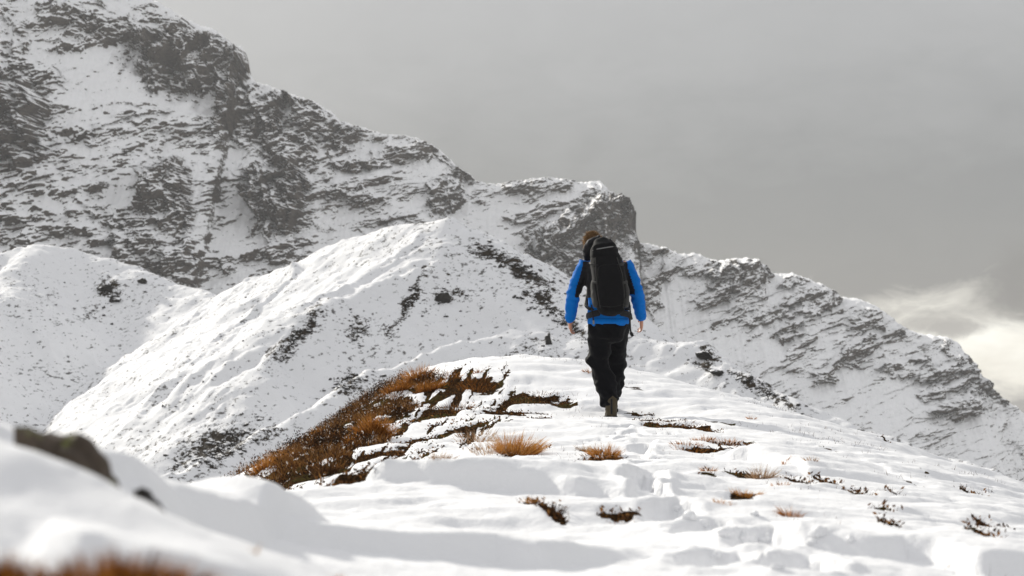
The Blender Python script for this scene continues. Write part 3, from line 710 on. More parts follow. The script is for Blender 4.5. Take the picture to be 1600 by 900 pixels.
for rank, i in enumerate(order):
    px, py, s, lab, grp = pend[i]; rad = s*hh[i, 1]/F*.75
    if rank < 260:
        o = bpy.data.objects.new('stone', stone_vars[r.randrange(8)]); COL.objects.link(o)
        o.location = hh[i]+np.array((0, 0, rad*.15)); o.scale = (rad*r.uniform(.8, 1.5), rad, rad*r.uniform(.7, 1.2)); o.rotation_euler = (r.uniform(-.3, .3), r.uniform(-.3, .3), r.uniform(0, 6.28))
        tag(o, lab, 'stone', grp)
    else:
        me_ = stone_vars[r.randrange(8)]
        v = np.array([q.co[:] for q in me_.vertices])*rad; f = np.array([q.vertices[:] for q in me_.polygons])
        sv.append(v+hh[i]); sf.append(f+off); off += len(v)
if sv:
    tag(obj('scattered_stones', mesh_from(np.concatenate(sv), np.concatenate(sf), 'scattered_stones', False), M_STONE), 'tiny dark stones strewn over the snow of the middle hill', 'stones', None, 'stuff')

# ---------------------------------------------------------------- dry grass, heather, stalks
M_GRASS = mat_leaf('dry_orange_grass', [(0, (.07, .028, .010)), (.3, (.24, .088, .018)), (.6, (.44, .19, .045)), (.85, (.50, .29, .10)), (1, (.58, .47, .30))], .42)
M_PALE = mat_leaf('frosted_straw', [(0, (.14, .07, .035)), (.4, (.36, .22, .12)), (.75, (.55, .43, .31)), (1, (.72, .68, .62))], .35)
M_HEATH = mat_leaf('brown_heather', [(0, (.018, .012, .008)), (.35, (.06, .030, .016)), (.65, (.15, .066, .024)), (.9, (.32, .16, .05)), (1, (.70, .66, .62))], .25)
M_STALK = mat_leaf('dark_stalks', [(0, (.02, .014, .01)), (.6, (.08, .04, .02)), (1, (.22, .12, .06))], .2)

class Blades:
    def __init__(s): s.v = []; s.f = []; s.t = []; s.n = 0
    def blade(s, base, d, h, wid, bend, tint, seg=3):
        """tapered, bending strip growing from base along d"""
        d = Vector(d).normalized(); side = d.cross(Vector((random.uniform(-1, 1), random.uniform(-1, 1), .1))).normalized()
        p = Vector(base); cur = d.copy(); hor = Vector((d.x, d.y, -.25*bend)); st = h/seg
        for i in range(seg+1):
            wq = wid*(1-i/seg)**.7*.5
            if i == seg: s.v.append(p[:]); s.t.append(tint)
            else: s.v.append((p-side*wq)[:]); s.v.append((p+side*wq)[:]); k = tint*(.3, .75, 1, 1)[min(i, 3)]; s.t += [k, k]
            cur = (cur+hor*bend*.35).normalized(); p = p+cur*st
        b = s.n
        for i in range(seg-1): s.f.append((b+2*i, b+2*i+1, b+2*i+3, b+2*i+2))
        s.f.append((b+2*seg-2, b+2*seg-1, b+2*seg)); s.n += 2*seg+1
    def leaf(s, p, d, l, wd, tint):
        d = Vector(d).normalized(); side = d.orthogonal().normalized(); side.rotate(__import__('mathutils').Quaternion(d, random.uniform(0, 6.28)))
        p = Vector(p); b = s.n
        s.v += [p[:], (p+d*l*.5+side*wd)[:], (p+d*l)[:], (p+d*l*.5-side*wd)[:]]; s.t += [tint]*4; s.f.append((b, b+1, b+2, b+3)); s.n += 4
    def build(s, name, mat, parent=None):
        me = mesh_from(np.array(s.v), s.f, name, True); attr(me, 'tint', np.clip(s.t, 0, 1)); return obj(name, me, mat, parent)

def tuft(px, py, wpx, hpx, n, label, mat=None, lean=(0, 0), tint=(.3, .9), mound=0.0, deep=None, name='grass_tuft', group=None, thick=1.0, cat='grass'):
    """one tussock: blades from an oval foot, size given by how it shows in the photograph"""
    h0 = hit1(px, py)
    if h0 is None: return
    s = h0[1]/F; rx = wpx*s/2; ry = (deep if deep else max(rx*.6, .02)); H = hpx*s
    B = Blades()
    for _ in range(n):
        a, q = random.uniform(0, 6.283), math.sqrt(random.random())
        x, y = math.cos(a)*q*rx*.9, math.sin(a)*q*ry*.9
        z = float(ground_at(np.array([h0[0]+x]), np.array([h0[1]+y]))[0])-h0[2]-.008+mound*H*math.sqrt(max(0, 1-q*q))
        out = .55+.5*q
        d = (math.cos(a)*q*out+lean[0]+random.gauss(0, .27), math.sin(a)*q*out*.8+lean[1]+random.gauss(0, .27), 1.0)
        B.blade((x, y, z), d, H*random.uniform(.3, 1.15)*(1-mound*.45), .9*thick*max(.0035, s*1.1), random.uniform(.1, .9), random.uniform(*tint))
    o = B.build(name, mat or M_GRASS); o.location = h0
    return tag(o, label, cat, group, 'stuff' if name == 'turf_patch' else None)

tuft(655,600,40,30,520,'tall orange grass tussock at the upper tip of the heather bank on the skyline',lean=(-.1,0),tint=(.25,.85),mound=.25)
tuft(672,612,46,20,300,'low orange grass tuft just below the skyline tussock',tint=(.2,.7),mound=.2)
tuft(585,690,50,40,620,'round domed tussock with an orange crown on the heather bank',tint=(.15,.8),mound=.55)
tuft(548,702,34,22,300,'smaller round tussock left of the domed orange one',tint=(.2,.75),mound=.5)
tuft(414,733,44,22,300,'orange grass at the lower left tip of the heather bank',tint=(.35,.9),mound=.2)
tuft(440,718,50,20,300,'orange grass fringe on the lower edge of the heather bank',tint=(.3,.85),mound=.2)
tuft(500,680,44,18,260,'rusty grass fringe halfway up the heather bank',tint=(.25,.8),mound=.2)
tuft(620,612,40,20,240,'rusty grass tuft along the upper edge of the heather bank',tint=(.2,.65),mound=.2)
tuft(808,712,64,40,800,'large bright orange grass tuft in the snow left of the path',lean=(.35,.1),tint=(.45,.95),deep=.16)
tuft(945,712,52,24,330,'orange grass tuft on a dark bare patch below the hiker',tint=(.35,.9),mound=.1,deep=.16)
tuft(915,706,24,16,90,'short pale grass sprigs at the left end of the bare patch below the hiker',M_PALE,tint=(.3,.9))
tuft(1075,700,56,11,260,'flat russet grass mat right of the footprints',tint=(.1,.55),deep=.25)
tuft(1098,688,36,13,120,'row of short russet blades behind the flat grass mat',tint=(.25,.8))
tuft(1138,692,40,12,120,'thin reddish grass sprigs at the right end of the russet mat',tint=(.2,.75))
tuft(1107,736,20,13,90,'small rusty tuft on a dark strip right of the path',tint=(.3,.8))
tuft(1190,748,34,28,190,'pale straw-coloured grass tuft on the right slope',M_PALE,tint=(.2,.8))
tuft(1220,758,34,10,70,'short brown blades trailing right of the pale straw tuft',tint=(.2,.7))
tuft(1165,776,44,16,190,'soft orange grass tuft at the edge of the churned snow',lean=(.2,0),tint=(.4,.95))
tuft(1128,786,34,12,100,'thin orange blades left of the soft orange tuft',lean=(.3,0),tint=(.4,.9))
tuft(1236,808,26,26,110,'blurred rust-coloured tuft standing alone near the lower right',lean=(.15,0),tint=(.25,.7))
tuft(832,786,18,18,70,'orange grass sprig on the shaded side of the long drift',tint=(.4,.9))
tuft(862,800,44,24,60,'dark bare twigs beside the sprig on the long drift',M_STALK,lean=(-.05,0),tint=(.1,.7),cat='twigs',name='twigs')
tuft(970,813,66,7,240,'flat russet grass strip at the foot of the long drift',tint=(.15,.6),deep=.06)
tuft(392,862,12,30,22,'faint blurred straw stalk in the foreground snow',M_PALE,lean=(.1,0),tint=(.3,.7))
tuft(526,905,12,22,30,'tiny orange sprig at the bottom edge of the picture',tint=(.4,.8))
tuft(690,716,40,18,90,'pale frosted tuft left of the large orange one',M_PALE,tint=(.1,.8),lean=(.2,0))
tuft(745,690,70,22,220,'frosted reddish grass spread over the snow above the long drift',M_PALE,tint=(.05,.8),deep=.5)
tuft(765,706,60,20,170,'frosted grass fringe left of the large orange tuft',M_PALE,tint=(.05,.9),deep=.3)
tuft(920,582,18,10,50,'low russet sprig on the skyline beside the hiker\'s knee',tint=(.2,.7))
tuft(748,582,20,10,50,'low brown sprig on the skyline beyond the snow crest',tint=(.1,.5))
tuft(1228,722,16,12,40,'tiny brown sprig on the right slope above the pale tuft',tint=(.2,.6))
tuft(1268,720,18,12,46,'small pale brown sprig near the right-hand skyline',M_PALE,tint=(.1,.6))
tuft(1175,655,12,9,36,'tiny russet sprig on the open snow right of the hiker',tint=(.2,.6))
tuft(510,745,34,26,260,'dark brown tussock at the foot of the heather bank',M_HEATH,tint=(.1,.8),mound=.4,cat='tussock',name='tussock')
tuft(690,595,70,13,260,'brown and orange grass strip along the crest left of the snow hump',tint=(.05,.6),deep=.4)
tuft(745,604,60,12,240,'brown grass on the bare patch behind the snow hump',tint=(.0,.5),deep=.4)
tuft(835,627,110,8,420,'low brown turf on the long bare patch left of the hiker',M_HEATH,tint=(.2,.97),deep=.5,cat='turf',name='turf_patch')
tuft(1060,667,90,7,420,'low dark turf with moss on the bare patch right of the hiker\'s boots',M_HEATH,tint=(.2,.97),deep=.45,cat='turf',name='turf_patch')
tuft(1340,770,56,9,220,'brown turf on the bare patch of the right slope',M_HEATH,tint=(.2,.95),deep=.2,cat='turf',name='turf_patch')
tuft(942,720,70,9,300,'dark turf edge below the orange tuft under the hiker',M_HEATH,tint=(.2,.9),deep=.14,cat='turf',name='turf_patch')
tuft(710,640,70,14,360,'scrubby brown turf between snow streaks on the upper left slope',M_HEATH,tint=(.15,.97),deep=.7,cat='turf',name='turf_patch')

# two near clumps at the lower left corner, far out of focus
def near_clump(px, py, Y, wpx, hpx, n, label, tint, mat):
    x, y, z = P(px, py, Y); s = Y/F; g = gz1(x, y); B = Blades(); rx = wpx*s/2; H = z-g
    for _ in range(n):
        a, q = random.uniform(0, 6.283), math.sqrt(random.random())
        B.blade((math.cos(a)*q*rx, math.sin(a)*q*rx*.7, -.01), (math.cos(a)*q*.7, math.sin(a)*q*.7, 1), max(.05, H)*random.uniform(.5, 1.25), .009, random.uniform(.2, .9), random.uniform(*tint))
    o = B.build('grass_clump', mat); o.location = (x, y, g); tag(o, label, 'grass')
near_clump(178, 858, 1.62, 120, 60, 1700, 'heavily blurred orange and dark grass clump at the lower left', (.0, .45), M_GRASS)
near_clump(-16, 862, 1.62, 110, 60, 1300, 'heavily blurred orange grass clump in the bottom left corner', (.0, .45), M_GRASS)

# heather bank: an uncountable mass of sprigs
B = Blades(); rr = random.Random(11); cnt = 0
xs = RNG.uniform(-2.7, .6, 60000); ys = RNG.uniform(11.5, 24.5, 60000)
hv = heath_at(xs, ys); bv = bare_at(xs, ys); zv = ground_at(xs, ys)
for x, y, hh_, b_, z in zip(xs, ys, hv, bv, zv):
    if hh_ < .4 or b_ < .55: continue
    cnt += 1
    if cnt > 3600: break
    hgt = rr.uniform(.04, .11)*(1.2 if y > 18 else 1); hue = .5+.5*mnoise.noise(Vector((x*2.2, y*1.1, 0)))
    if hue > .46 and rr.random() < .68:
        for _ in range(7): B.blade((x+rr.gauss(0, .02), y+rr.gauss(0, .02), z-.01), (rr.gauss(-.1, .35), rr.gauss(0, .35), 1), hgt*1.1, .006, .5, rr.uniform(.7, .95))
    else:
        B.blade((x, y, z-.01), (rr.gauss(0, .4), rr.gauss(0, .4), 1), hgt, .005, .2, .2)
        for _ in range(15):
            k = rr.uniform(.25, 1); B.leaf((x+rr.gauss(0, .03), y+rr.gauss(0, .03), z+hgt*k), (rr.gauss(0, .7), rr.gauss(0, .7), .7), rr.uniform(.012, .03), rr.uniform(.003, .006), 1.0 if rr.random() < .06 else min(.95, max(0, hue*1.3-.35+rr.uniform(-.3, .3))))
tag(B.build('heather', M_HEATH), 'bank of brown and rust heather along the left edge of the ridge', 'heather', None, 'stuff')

# turf sprigs on the smaller bare patches, one mass
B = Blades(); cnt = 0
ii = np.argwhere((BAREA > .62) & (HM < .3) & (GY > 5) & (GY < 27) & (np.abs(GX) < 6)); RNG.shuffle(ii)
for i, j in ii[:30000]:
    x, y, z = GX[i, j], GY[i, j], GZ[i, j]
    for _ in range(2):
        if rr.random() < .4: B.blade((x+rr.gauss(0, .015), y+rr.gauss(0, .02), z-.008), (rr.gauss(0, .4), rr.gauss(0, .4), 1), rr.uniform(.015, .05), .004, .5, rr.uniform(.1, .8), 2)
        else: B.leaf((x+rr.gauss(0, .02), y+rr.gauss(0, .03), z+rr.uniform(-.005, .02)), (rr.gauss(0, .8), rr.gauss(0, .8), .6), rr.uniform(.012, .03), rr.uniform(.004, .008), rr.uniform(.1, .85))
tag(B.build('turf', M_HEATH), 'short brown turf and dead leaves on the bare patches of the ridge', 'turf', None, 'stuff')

# thin stalks poking through the snow of the right slope and the crest
B = Blades(); n = 0
xs = RNG.uniform(-1.5, 4.6, 9000); ys = 5+RNG.random(9000)**.8*19
den = fbm(xs/1.1, ys/1.6, 151, 3)
zs = ground_at(xs, ys)
for x, y, z, d in zip(xs, ys, zs, den):
    if d < .15+.25*rr.random() or abs(x) > .27*y or (x < 1.0 and y < 11): continue
    n += 1
    if n > 1100: break
    for _ in range(rr.randint(1, 4)):
        B.blade((x+rr.gauss(0, .03), y+rr.gauss(0, .03), z-.01), (rr.gauss(.1, .35), rr.gauss(0, .3), 1), rr.uniform(.012, .05), .0032, rr.uniform(0, .8), rr.random())
tag(B.build('stalks', M_STALK), 'thin dry stalks poking through the snow of the ridge', 'stalks', None, 'stuff')

# clods of kicked-up snow by the footprints
m, t = new_mat('loose_snow'); tcx = t.n('ShaderNodeTexCoord').outputs['Object']
finish(t, SNOW, .7, .2, t.noise(tcx, 30, 5, .6), .006, .6); M_SNOW = m
CLODS = [(1078,800,34,'rounded snow lump beside the footprints'),(1100,812,26,'smaller snow lump touching the rounded one'),(1060,790,18,'little snow lump left of the rounded one'),(1135,826,34,'snow clod left of the deep print'),(1165,832,44,'largest snow clod in the churned snow'),(1195,838,30,'snow clod at the right end of the churned row'),
         (1282,822,40,'pointed snow clod standing alone lower right'),(1268,842,22,'small clod under the pointed snow clod'),(1120,862,24,'snow clod near the bottom edge right of centre'),(1215,880,30,'snow clod at the bottom edge below the churned row'),(1180,800,20,'small snow clod behind the churned row'),(1330,838,22,'low snow clod right of the pointed one')]
for i, (px, py, wpx, lab) in enumerate(CLODS):
    h = hit1(px, py+wpx*.3)
    if h is None: continue
    s = h[1]/F*wpx/2*.75
    o = obj('snow_clod', rock_mesh('snow_clod', 300+i, 3, (s, s*.8, s*.7), .45, .6, None, True), M_SNOW); o.location = (h[0], h[1], h[2]+s*.25)
    tag(o, lab, 'snow')
# ---------------------------------------------------------------- the hiker
def loft(pts, radii, sides=20, power=2.0, xref=(1, 0, 0)):
    """closed tube through pts; radii (a, b): a along xref, b across"""
    pts = [Vector(p) for p in pts]; V = []; Fc = []
    for i, p in enumerate(pts):
        tg = (pts[min(i+1, len(pts)-1)]-pts[max(i-1, 0)]).normalized()
        ax = Vector(xref); ax = (ax-tg*ax.dot(tg)).normalized(); ay = tg.cross(ax)
        a, b = radii[i] if isinstance(radii[i], tuple) else (radii[i], radii[i])
        for k in range(sides):
            th = 2*math.pi*k/sides; c, s = math.cos(th), math.sin(th)
            q = (abs(c)**power+abs(s)**power)**(-1/power)
            V.append((p+ax*a*c*q+ay*b*s*q)[:])
    n = len(pts)
    for i in range(n-1):
        for k in range(sides):
            k2 = (k+1) % sides; Fc.append((i*sides+k, i*sides+k2, (i+1)*sides+k2, (i+1)*sides+k))
    Fc.append(tuple(range(sides))[::-1]); Fc.append(tuple((n-1)*sides+k for k in range(sides)))
    return V, Fc
def blob(c, r, sub=3, rot=None):
    v, f = ico(sub); v = v*np.array(r)
    if rot is not None: v = v@np.array(rot.to_matrix()).T
    return [tuple(q) for q in v+np.array(c)], [tuple(q) for q in f]
def rounded(pts, radii, sides=18, **kw):
    """tube with rounded ends"""
    pts = [Vector(p) for p in pts]; radii = [r if isinstance(r, tuple) else (r, r) for r in radii]
    d0 = (pts[0]-pts[1]).normalized(); d1 = (pts[-1]-pts[-2]).normalized(); m0 = min(radii[0]); m1 = min(radii[-1])
    P0, R0, P1, R1 = [], [], [], []
    for f in (.95, .8, .5): P0.append(pts[0]+d0*m0*f); R0.append(tuple(x*math.sqrt(1-f*f) for x in radii[0]))
    for f in (.5, .8, .95): P1.append(pts[-1]+d1*m1*f); R1.append(tuple(x*math.sqrt(1-f*f) for x in radii[-1]))
    return loft(P0+pts+P1, R0+radii+R1, sides, **kw)
def fuse(shapes, voxel, smooth=4, sfac=.5):
    """union of overlapping closed shapes into one continuous skin"""
    V, Fc = [], []
    for v, f in shapes:
        o = len(V); V += [tuple(map(float, q)) for q in v]; Fc += [tuple(int(i)+o for i in q) for q in f]
    me = bpy.data.meshes.new('tmp'); me.from_pydata(V, [], Fc); me.update()
    o = bpy.data.objects.new('tmp', me); COL.objects.link(o)
    md = o.modifiers.new('r', 'REMESH'); md.mode = 'VOXEL'; md.voxel_size = voxel
    if smooth: sm = o.modifiers.new('s', 'SMOOTH'); sm.iterations = smooth; sm.factor = sfac
    dg = bpy.context.evaluated_depsgraph_get(); ev = bpy.data.meshes.new_from_object(o.evaluated_get(dg), depsgraph=dg)
    n = len(ev.vertices); v = np.zeros(n*3); ev.vertices.foreach_get('co', v); nn = np.zeros(n*3); ev.vertices.foreach_get('normal', nn)
    f = [tuple(p.vertices) for p in ev.polygons]
    bpy.data.objects.remove(o); bpy.data.meshes.remove(me); bpy.data.meshes.remove(ev)
    return v.reshape(-1, 3), f, nn.reshape(-1, 3)
def wrinkle(v, n, fn):
    return v+n*np.array([[fn(Vector(p))] for p in v])
def split(v, f, mask):
    """faces whose centre satisfies mask -> second mesh"""
    c = np.array([v[list(q)].mean(0) for q in f]); m = mask(c)
    def take(sel):
        idx = {}; vv = []; ff = []
        for q, s in zip(f, sel):
            if not s: continue
            r_ = []
            for i in q:
                if i not in idx: idx[i] = len(vv); vv.append(v[i])
                r_.append(idx[i])
            ff.append(tuple(r_))
        return np.array(vv), ff
    return take(~m), take(m)
def mat_cloth(name, col, rough=.8, weave=900, spec=.25, var=.25, bstr=.25):
    m, t = new_mat(name); tcx = t.n('ShaderNodeTexCoord').outputs['Object']
    n1 = t.noise(tcx, 14, 4, .6); n2 = t.noise(tcx, weave, 2, .5)
    c = t.mix(t.math('MULTIPLY', n1, var*2, clamp=True), col, tuple(x*.55 for x in col))
    b = finish(t, c, rough, spec, t.math('ADD', n2, t.math('MULTIPLY', t.noise(tcx, 40, 4, .6), 2)), .004, bstr)
    b.inputs['Sheen Weight'].default_value = .03
    return m
M_BLUE = mat_cloth('blue_softshell', (.003, .165, .60), .75, 700, .08, .25, .45)
M_BLACKJ = mat_cloth('black_softshell', (.012, .012, .014), .75)
M_TROUS = mat_cloth('black_trousers', (.005, .0053, .007), .8, 500, .10, .3, .4)
M_PACK = mat_cloth('charcoal_pack_fabric', (.0095, .0095, .0105), .8, 400, .10, .3, .5)
M_PACKG = mat_cloth('grey_pack_fabric', (.055, .055, .053), .8, 400, .12, .3, .5)
M_WEB = mat_cloth('black_webbing', (.010, .010, .011), .6)
M_BOOT = mat_cloth('olive_boot_leather', (.075, .06, .036), .8, 200, .2, .4, .5)
M_SOLE = mat_rock('boot_sole_with_snow', (.012, .011, .010), (.025, .023, .02), 30, False)
M_GREYL = mat_cloth('grey_print', (.22, .22, .22), .6)
m, t = new_mat('skin'); tcx = t.n('ShaderNodeTexCoord').outputs['Object']
bs = finish(t, t.mix(t.noise(tcx, 25, 4), (.52, .27, .18), (.40, .17, .11)), .5, .35, t.noise(tcx, 200, 3), .001, .3)
bs.inputs['Subsurface Weight'].default_value = .1; bs.inputs['Subsurface Radius'].default_value = (.01, .004, .002); M_SKIN = m
M_HAIR = mat_leaf('brown_hair', [(0, (.06, .036, .02)), (.5, (.22, .135, .07)), (1, (.45, .31, .18))], .4)

HX, HY = P(950, 658, 18.5)[0], 18.5
HZ0 = gz1(HX+.03, HY-.05)
person = empty('person', (HX, HY, HZ0))
tag(person, 'hiker in a blue jacket and black trousers walking away up the snowy ridge', 'person')
dzf = gz1(HX+.08, HY+.45)-HZ0           # ground under the front foot
V3 = lambda *a: Vector(a)
# joints (x right, y away from the camera, z up)
hipL, kneL, ankL = V3(-.085, 0, .90), V3(-.055, .07, .50), V3(.028, -.03, .105)
hipR, kneR, ankR = V3(.092, .03, .90), V3(.085, .30, .53+dzf*.4), V3(.062, .50, .105+dzf)
shL, elL, wrL = V3(-.215, .13, 1.43), V3(-.318, .05, 1.185), V3(-.348, .15, .935)
shR, elR, wrR = V3(.178, .13, 1.43), V3(.272, .09, 1.185), V3(.322, .20, .95)
chest, neck, head = V3(-.02, .12, 1.38), V3(-.045, .19, 1.53), V3(-.130, .26, 1.655)
def mid(a, b, f): return a+(b-a)*f

# body: one continuous skin under the clothes, with head, neck and hands
def hand(wr, dirn, side, inward):
    """palm, four fingers and a thumb; side = +1 right hand"""
    S = []; dirn = Vector(dirn).normalized(); across = Vector((0, 1, 0)); across = (across-dirn*across.dot(dirn)).normalized(); palmn = Vector(inward).normalized()
    p0 = wr; p1 = wr+dirn*.05; p2 = wr+dirn*.095
    S.append(rounded([wr-dirn*.03, p0, p1, p2], [(.020, .026), (.018, .028), (.017, .040), (.015, .042)], 14, xref=palmn))
    for k, (o, L) in enumerate(((.032, .070), (.011, .080), (-.011, .074), (-.031, .058))):
        b = p2+across*o; d1 = (dirn+palmn*.25+across*o*1.5).normalized(); d2 = (dirn*.8+palmn*.65).normalized(); d3 = (dirn*.45+palmn*.95).normalized()
        q1 = b+d1*L*.45; q2 = q1+d2*L*.32; q3 = q2+d3*L*.23
        S.append(rounded([b-dirn*.015, b, q1, q2, q3], [.0100, .0098, .0090, .0082, .0070], 10))
    b = p0+across*.024+dirn*.018; q1 = b+(dirn*.7+across*.65+palmn*.35).normalized()*.042; q2 = q1+(dirn*.95+across*.15+palmn*.3).normalized()*.034
    S.append(rounded([b-dirn*.01, b, q1, q2], [.013, .0125, .0105, .0085], 10))
    return S
dL = (wrL-elL).normalized(); dR = (wrR-elR).normalized()
S = []
S.append(rounded([V3(0, .0, .86), V3(0, .02, .98), V3(-.01, .06, 1.15), chest, V3(-.03, .15, 1.46), neck], [(.14, .10), (.13, .095), (.14, .10), (.15, .10), (.11, .075), (.055, .06)]))
S.append(rounded([V3(-.035, .17, 1.46), neck, mid(neck, head, .55), mid(neck, head, .9)], [(.06, .065), (.054, .058), (.052, .056), (.05, .055)]))
hrot = Euler((math.radians(-24), math.radians(-12), math.radians(12)))
S.append(blob(head, (.074, .092, .108), 3, hrot))
S.append(blob(head+Vector((-.006, .045, -.055)), (.055, .058, .062), 3, hrot))                       # jaw
fw = Vector((0, 1, 0)); fw.rotate(hrot); up = Vector((0, 0, 1)); up.rotate(hrot); rt = Vector((1, 0, 0)); rt.rotate(hrot)
S.append(rounded([head+fw*.088+up*.012, head+fw*.108-up*.022], [.009, .014], 10))                     # nose
S.append(rounded([head+fw*.084+up*.028-rt*.035, head+fw*.092+up*.024, head+fw*.084+up*.028+rt*.035], [.010, .011, .010], 8))  # brow
S.append(rounded([head+fw*.090-up*.052-rt*.02, head+fw*.094-up*.052+rt*.02], [.009, .009], 8))        # lips
for sg in (-1, 1):
    S.append(blob(head+rt*sg*.076-up*.012-fw*.004, (.010, .024, .034), 2, hrot))                      # ears
    S.append(blob(head+rt*sg*.032+fw*.080+up*.004, (.014, .010, .010), 2, hrot))                      # eyes
for sh, el_, wr in ((shL, elL, wrL), (shR, elR, wrR)):
    S.append(rounded([mid(V3(-.02, .13, 1.44), sh, .5), sh, mid(sh, el_, .5), el_, mid(el_, wr, .5), wr], [.055, .052, .046, .038, .036, .024], 14))
for hp_, kn, an in ((hipL, kneL, ankL), (hipR, kneR, ankR)):
    S.append(rounded([hp_, mid(hp_, kn, .5), kn, mid(kn, an, .35), mid(kn, an, .8), an], [.085, .068, .052, .05, .034, .034], 14))
    S.append(rounded([an+V3(0, -.03, -.055), an+V3(0, .08, -.065), an+V3(0, .15, -.075)], [(.03, .025), (.035, .02), (.03, .015)], 10))
S += hand(wrL, dL+Vector((.15, .15, 0)), -1, (1, .25, 0)); S += hand(wrR, dR+Vector((-.12, .12, 0)), 1, (-1, .25, 0))
v, f, n_ = fuse(S, .0052, 3)
obj('body', mesh_from(v, f, 'body'), M_SKIN, person)

# hair: short strands on crown and back of the head
B = Blades(); rr2 = random.Random(5)
cap = []
for _ in range(1500):
    d = Vector((rr2.gauss(0, 1), rr2.gauss(0, 1), rr2.gauss(0, 1))).normalized()
    l = Vector((d.x, d.y, d.z))
    if l.z < -.45 or (l.y > .45 and l.z < .55): continue
    p = Vector((l.x*.076, l.y*.094, l.z*.110)); p.rotate(hrot); l.rotate(hrot)
    fl = (l*.55-up*.55+Vector((rr2.gauss(0, .25), rr2.gauss(0, .25), rr2.gauss(0, .25)))-fw*.25)
    B.blade(head+p*.99, fl, rr2.uniform(.022, .048), .006, .5, rr2.random(), 3)
hv_, hf_ = blob(head-fw*.008+up*.006, (.0765, .092, .108), 3, hrot); hv_ = np.array(hv_)
rel = (hv_-np.array(head)); keep = (rel@np.array(up) > -.03) & ~((rel@np.array(fw) > .045) & (rel@np.array(up) < .05))
o0 = B.n; B.v += [tuple(q) for q in hv_]; B.t += [.4]*len(hv_); B.n += len(hv_)
B.f += [tuple(i+o0 for i in q) for q in hf_ if all(keep[list(q)])]
tag(B.build('hair', M_HAIR, person), 'short brown hair above the jacket collar')

# jacket
J = [rounded([V3(.002, -.005, .935), V3(0, .0, 1.0), V3(-.005, .03, 1.12), V3(-.012, .07, 1.26), V3(-.018, .10, 1.37), V3(-.02, .125, 1.44), V3(-.025, .14, 1.475)],
             [(.196, .148), (.188, .142), (.180, .140), (.192, .142), (.200, .138), (.185, .12), (.13, .09)], 28, power=2.3),
     loft([V3(-.03, .15, 1.45), V3(-.05, .175, 1.52), V3(-.075, .205, 1.575)], [(.10, .09), (.078, .082), (.082, .085)], 20)]
for sh, el_, wr in ((shL, elL, wrL), (shR, elR, wrR)):
    J.append(rounded([mid(V3(-.02, .125, 1.43), sh, .45), sh, mid(sh, el_, .4), mid(sh, el_, .8), el_, mid(el_, wr, .3), mid(el_, wr, .75), mid(el_, wr, .97)],
                     [.083, .080, .073, .067, .066, .064, .057, .050], 20))
v, f, n_ = fuse(J, .0095, 9)
def jw(p):
    a = abs(p.x) > .2
    w1 = mnoise.noise(Vector((p.x*9, p.y*9, p.z*(26 if a else 14)+p.x*8)))*.009
    w2 = mnoise.noise(Vector((p.x*22, p.y*22, p.z*44)))*.0035
    for el_ in (elL, elR):
        d = (p-el_).length
        if d < .16: w1 += math.sin(p.z*95+p.y*40)*.0055*(1-d/.16)
    return w1+w2
v = wrinkle(v, n_, jw)
def panel(c):
    x, y, z = c[:, 0], c[:, 1], c[:, 2]
    # inner back half of the upper arm and the back yoke are black
    dl = np.where(x < 0, -(x+.02), x+.02)
    armx = np.interp(z, [1.12, 1.2, 1.30, 1.40, 1.50], [.285, .275, .245, .215, .20])+np.where(x < 0, .005, -.005)
    return (dl < armx) & (dl > .10) & (z > np.where(x < 0, 1.13, 1.16)) & (z < 1.47) & (y < .13)
(jv, jf), (pv, pf) = split(v, f, panel)
(pvr, pfr), (pvl, pfl) = split(pv, pf, lambda c: c[:, 0] < -.02)
jacket = obj('jacket', mesh_from(jv, jf, 'jacket'), M_BLUE, person)
tag(jacket, 'bright blue softshell jacket')
for a_, b_ in ((pvl, pfl), (pvr, pfr)): tag(obj('sleeve_panel', mesh_from(a_, b_, 'sleeve_panel'), M_BLACKJ, jacket), 'black fabric inset on the back of the shoulder and upper sleeve')
for wr, el_ in ((wrL, elL), (wrR, elR)):
    d = (wr-el_).normalized(); cv, cf = loft([wr-d*.045, wr-d*.03, wr-d*.005, wr+d*.004], [.051, .0525, .0505, .046], 22)
    obj('cuff', mesh_from(np.array(cv), cf, 'cuff'), M_BLUE, jacket)
cv, cf = loft([V3(.002, -.008, .885), V3(.002, -.008, .893), V3(.002, -.006, .912), V3(.002, -.005, .93)], [(.187, .143), (.193, .149), (.195, .150), (.19, .146)], 40, power=2.3)
obj('hem', mesh_from(np.array(cv), cf, 'hem'), M_BLUE, jacket)
# dark hood rolled at the collar
hv2, hf2, hn = fuse([rounded([V3(-.185, .16, 1.50), V3(-.19, .10, 1.57), V3(-.155, .06, 1.645), V3(-.08, .05, 1.675), V3(.0, .06, 1.65), V3(.055, .10, 1.58), V3(.08, .17, 1.51)], [.035, .045, .045, .045, .046, .045, .035], 14)], .009, 4)
hv2 = wrinkle(hv2, hn, lambda p: mnoise.noise(p*26)*.009)
tag(obj('hood', mesh_from(hv2, hf2, 'hood'), M_BLACKJ, jacket), 'dark hood bunched behind the neck')

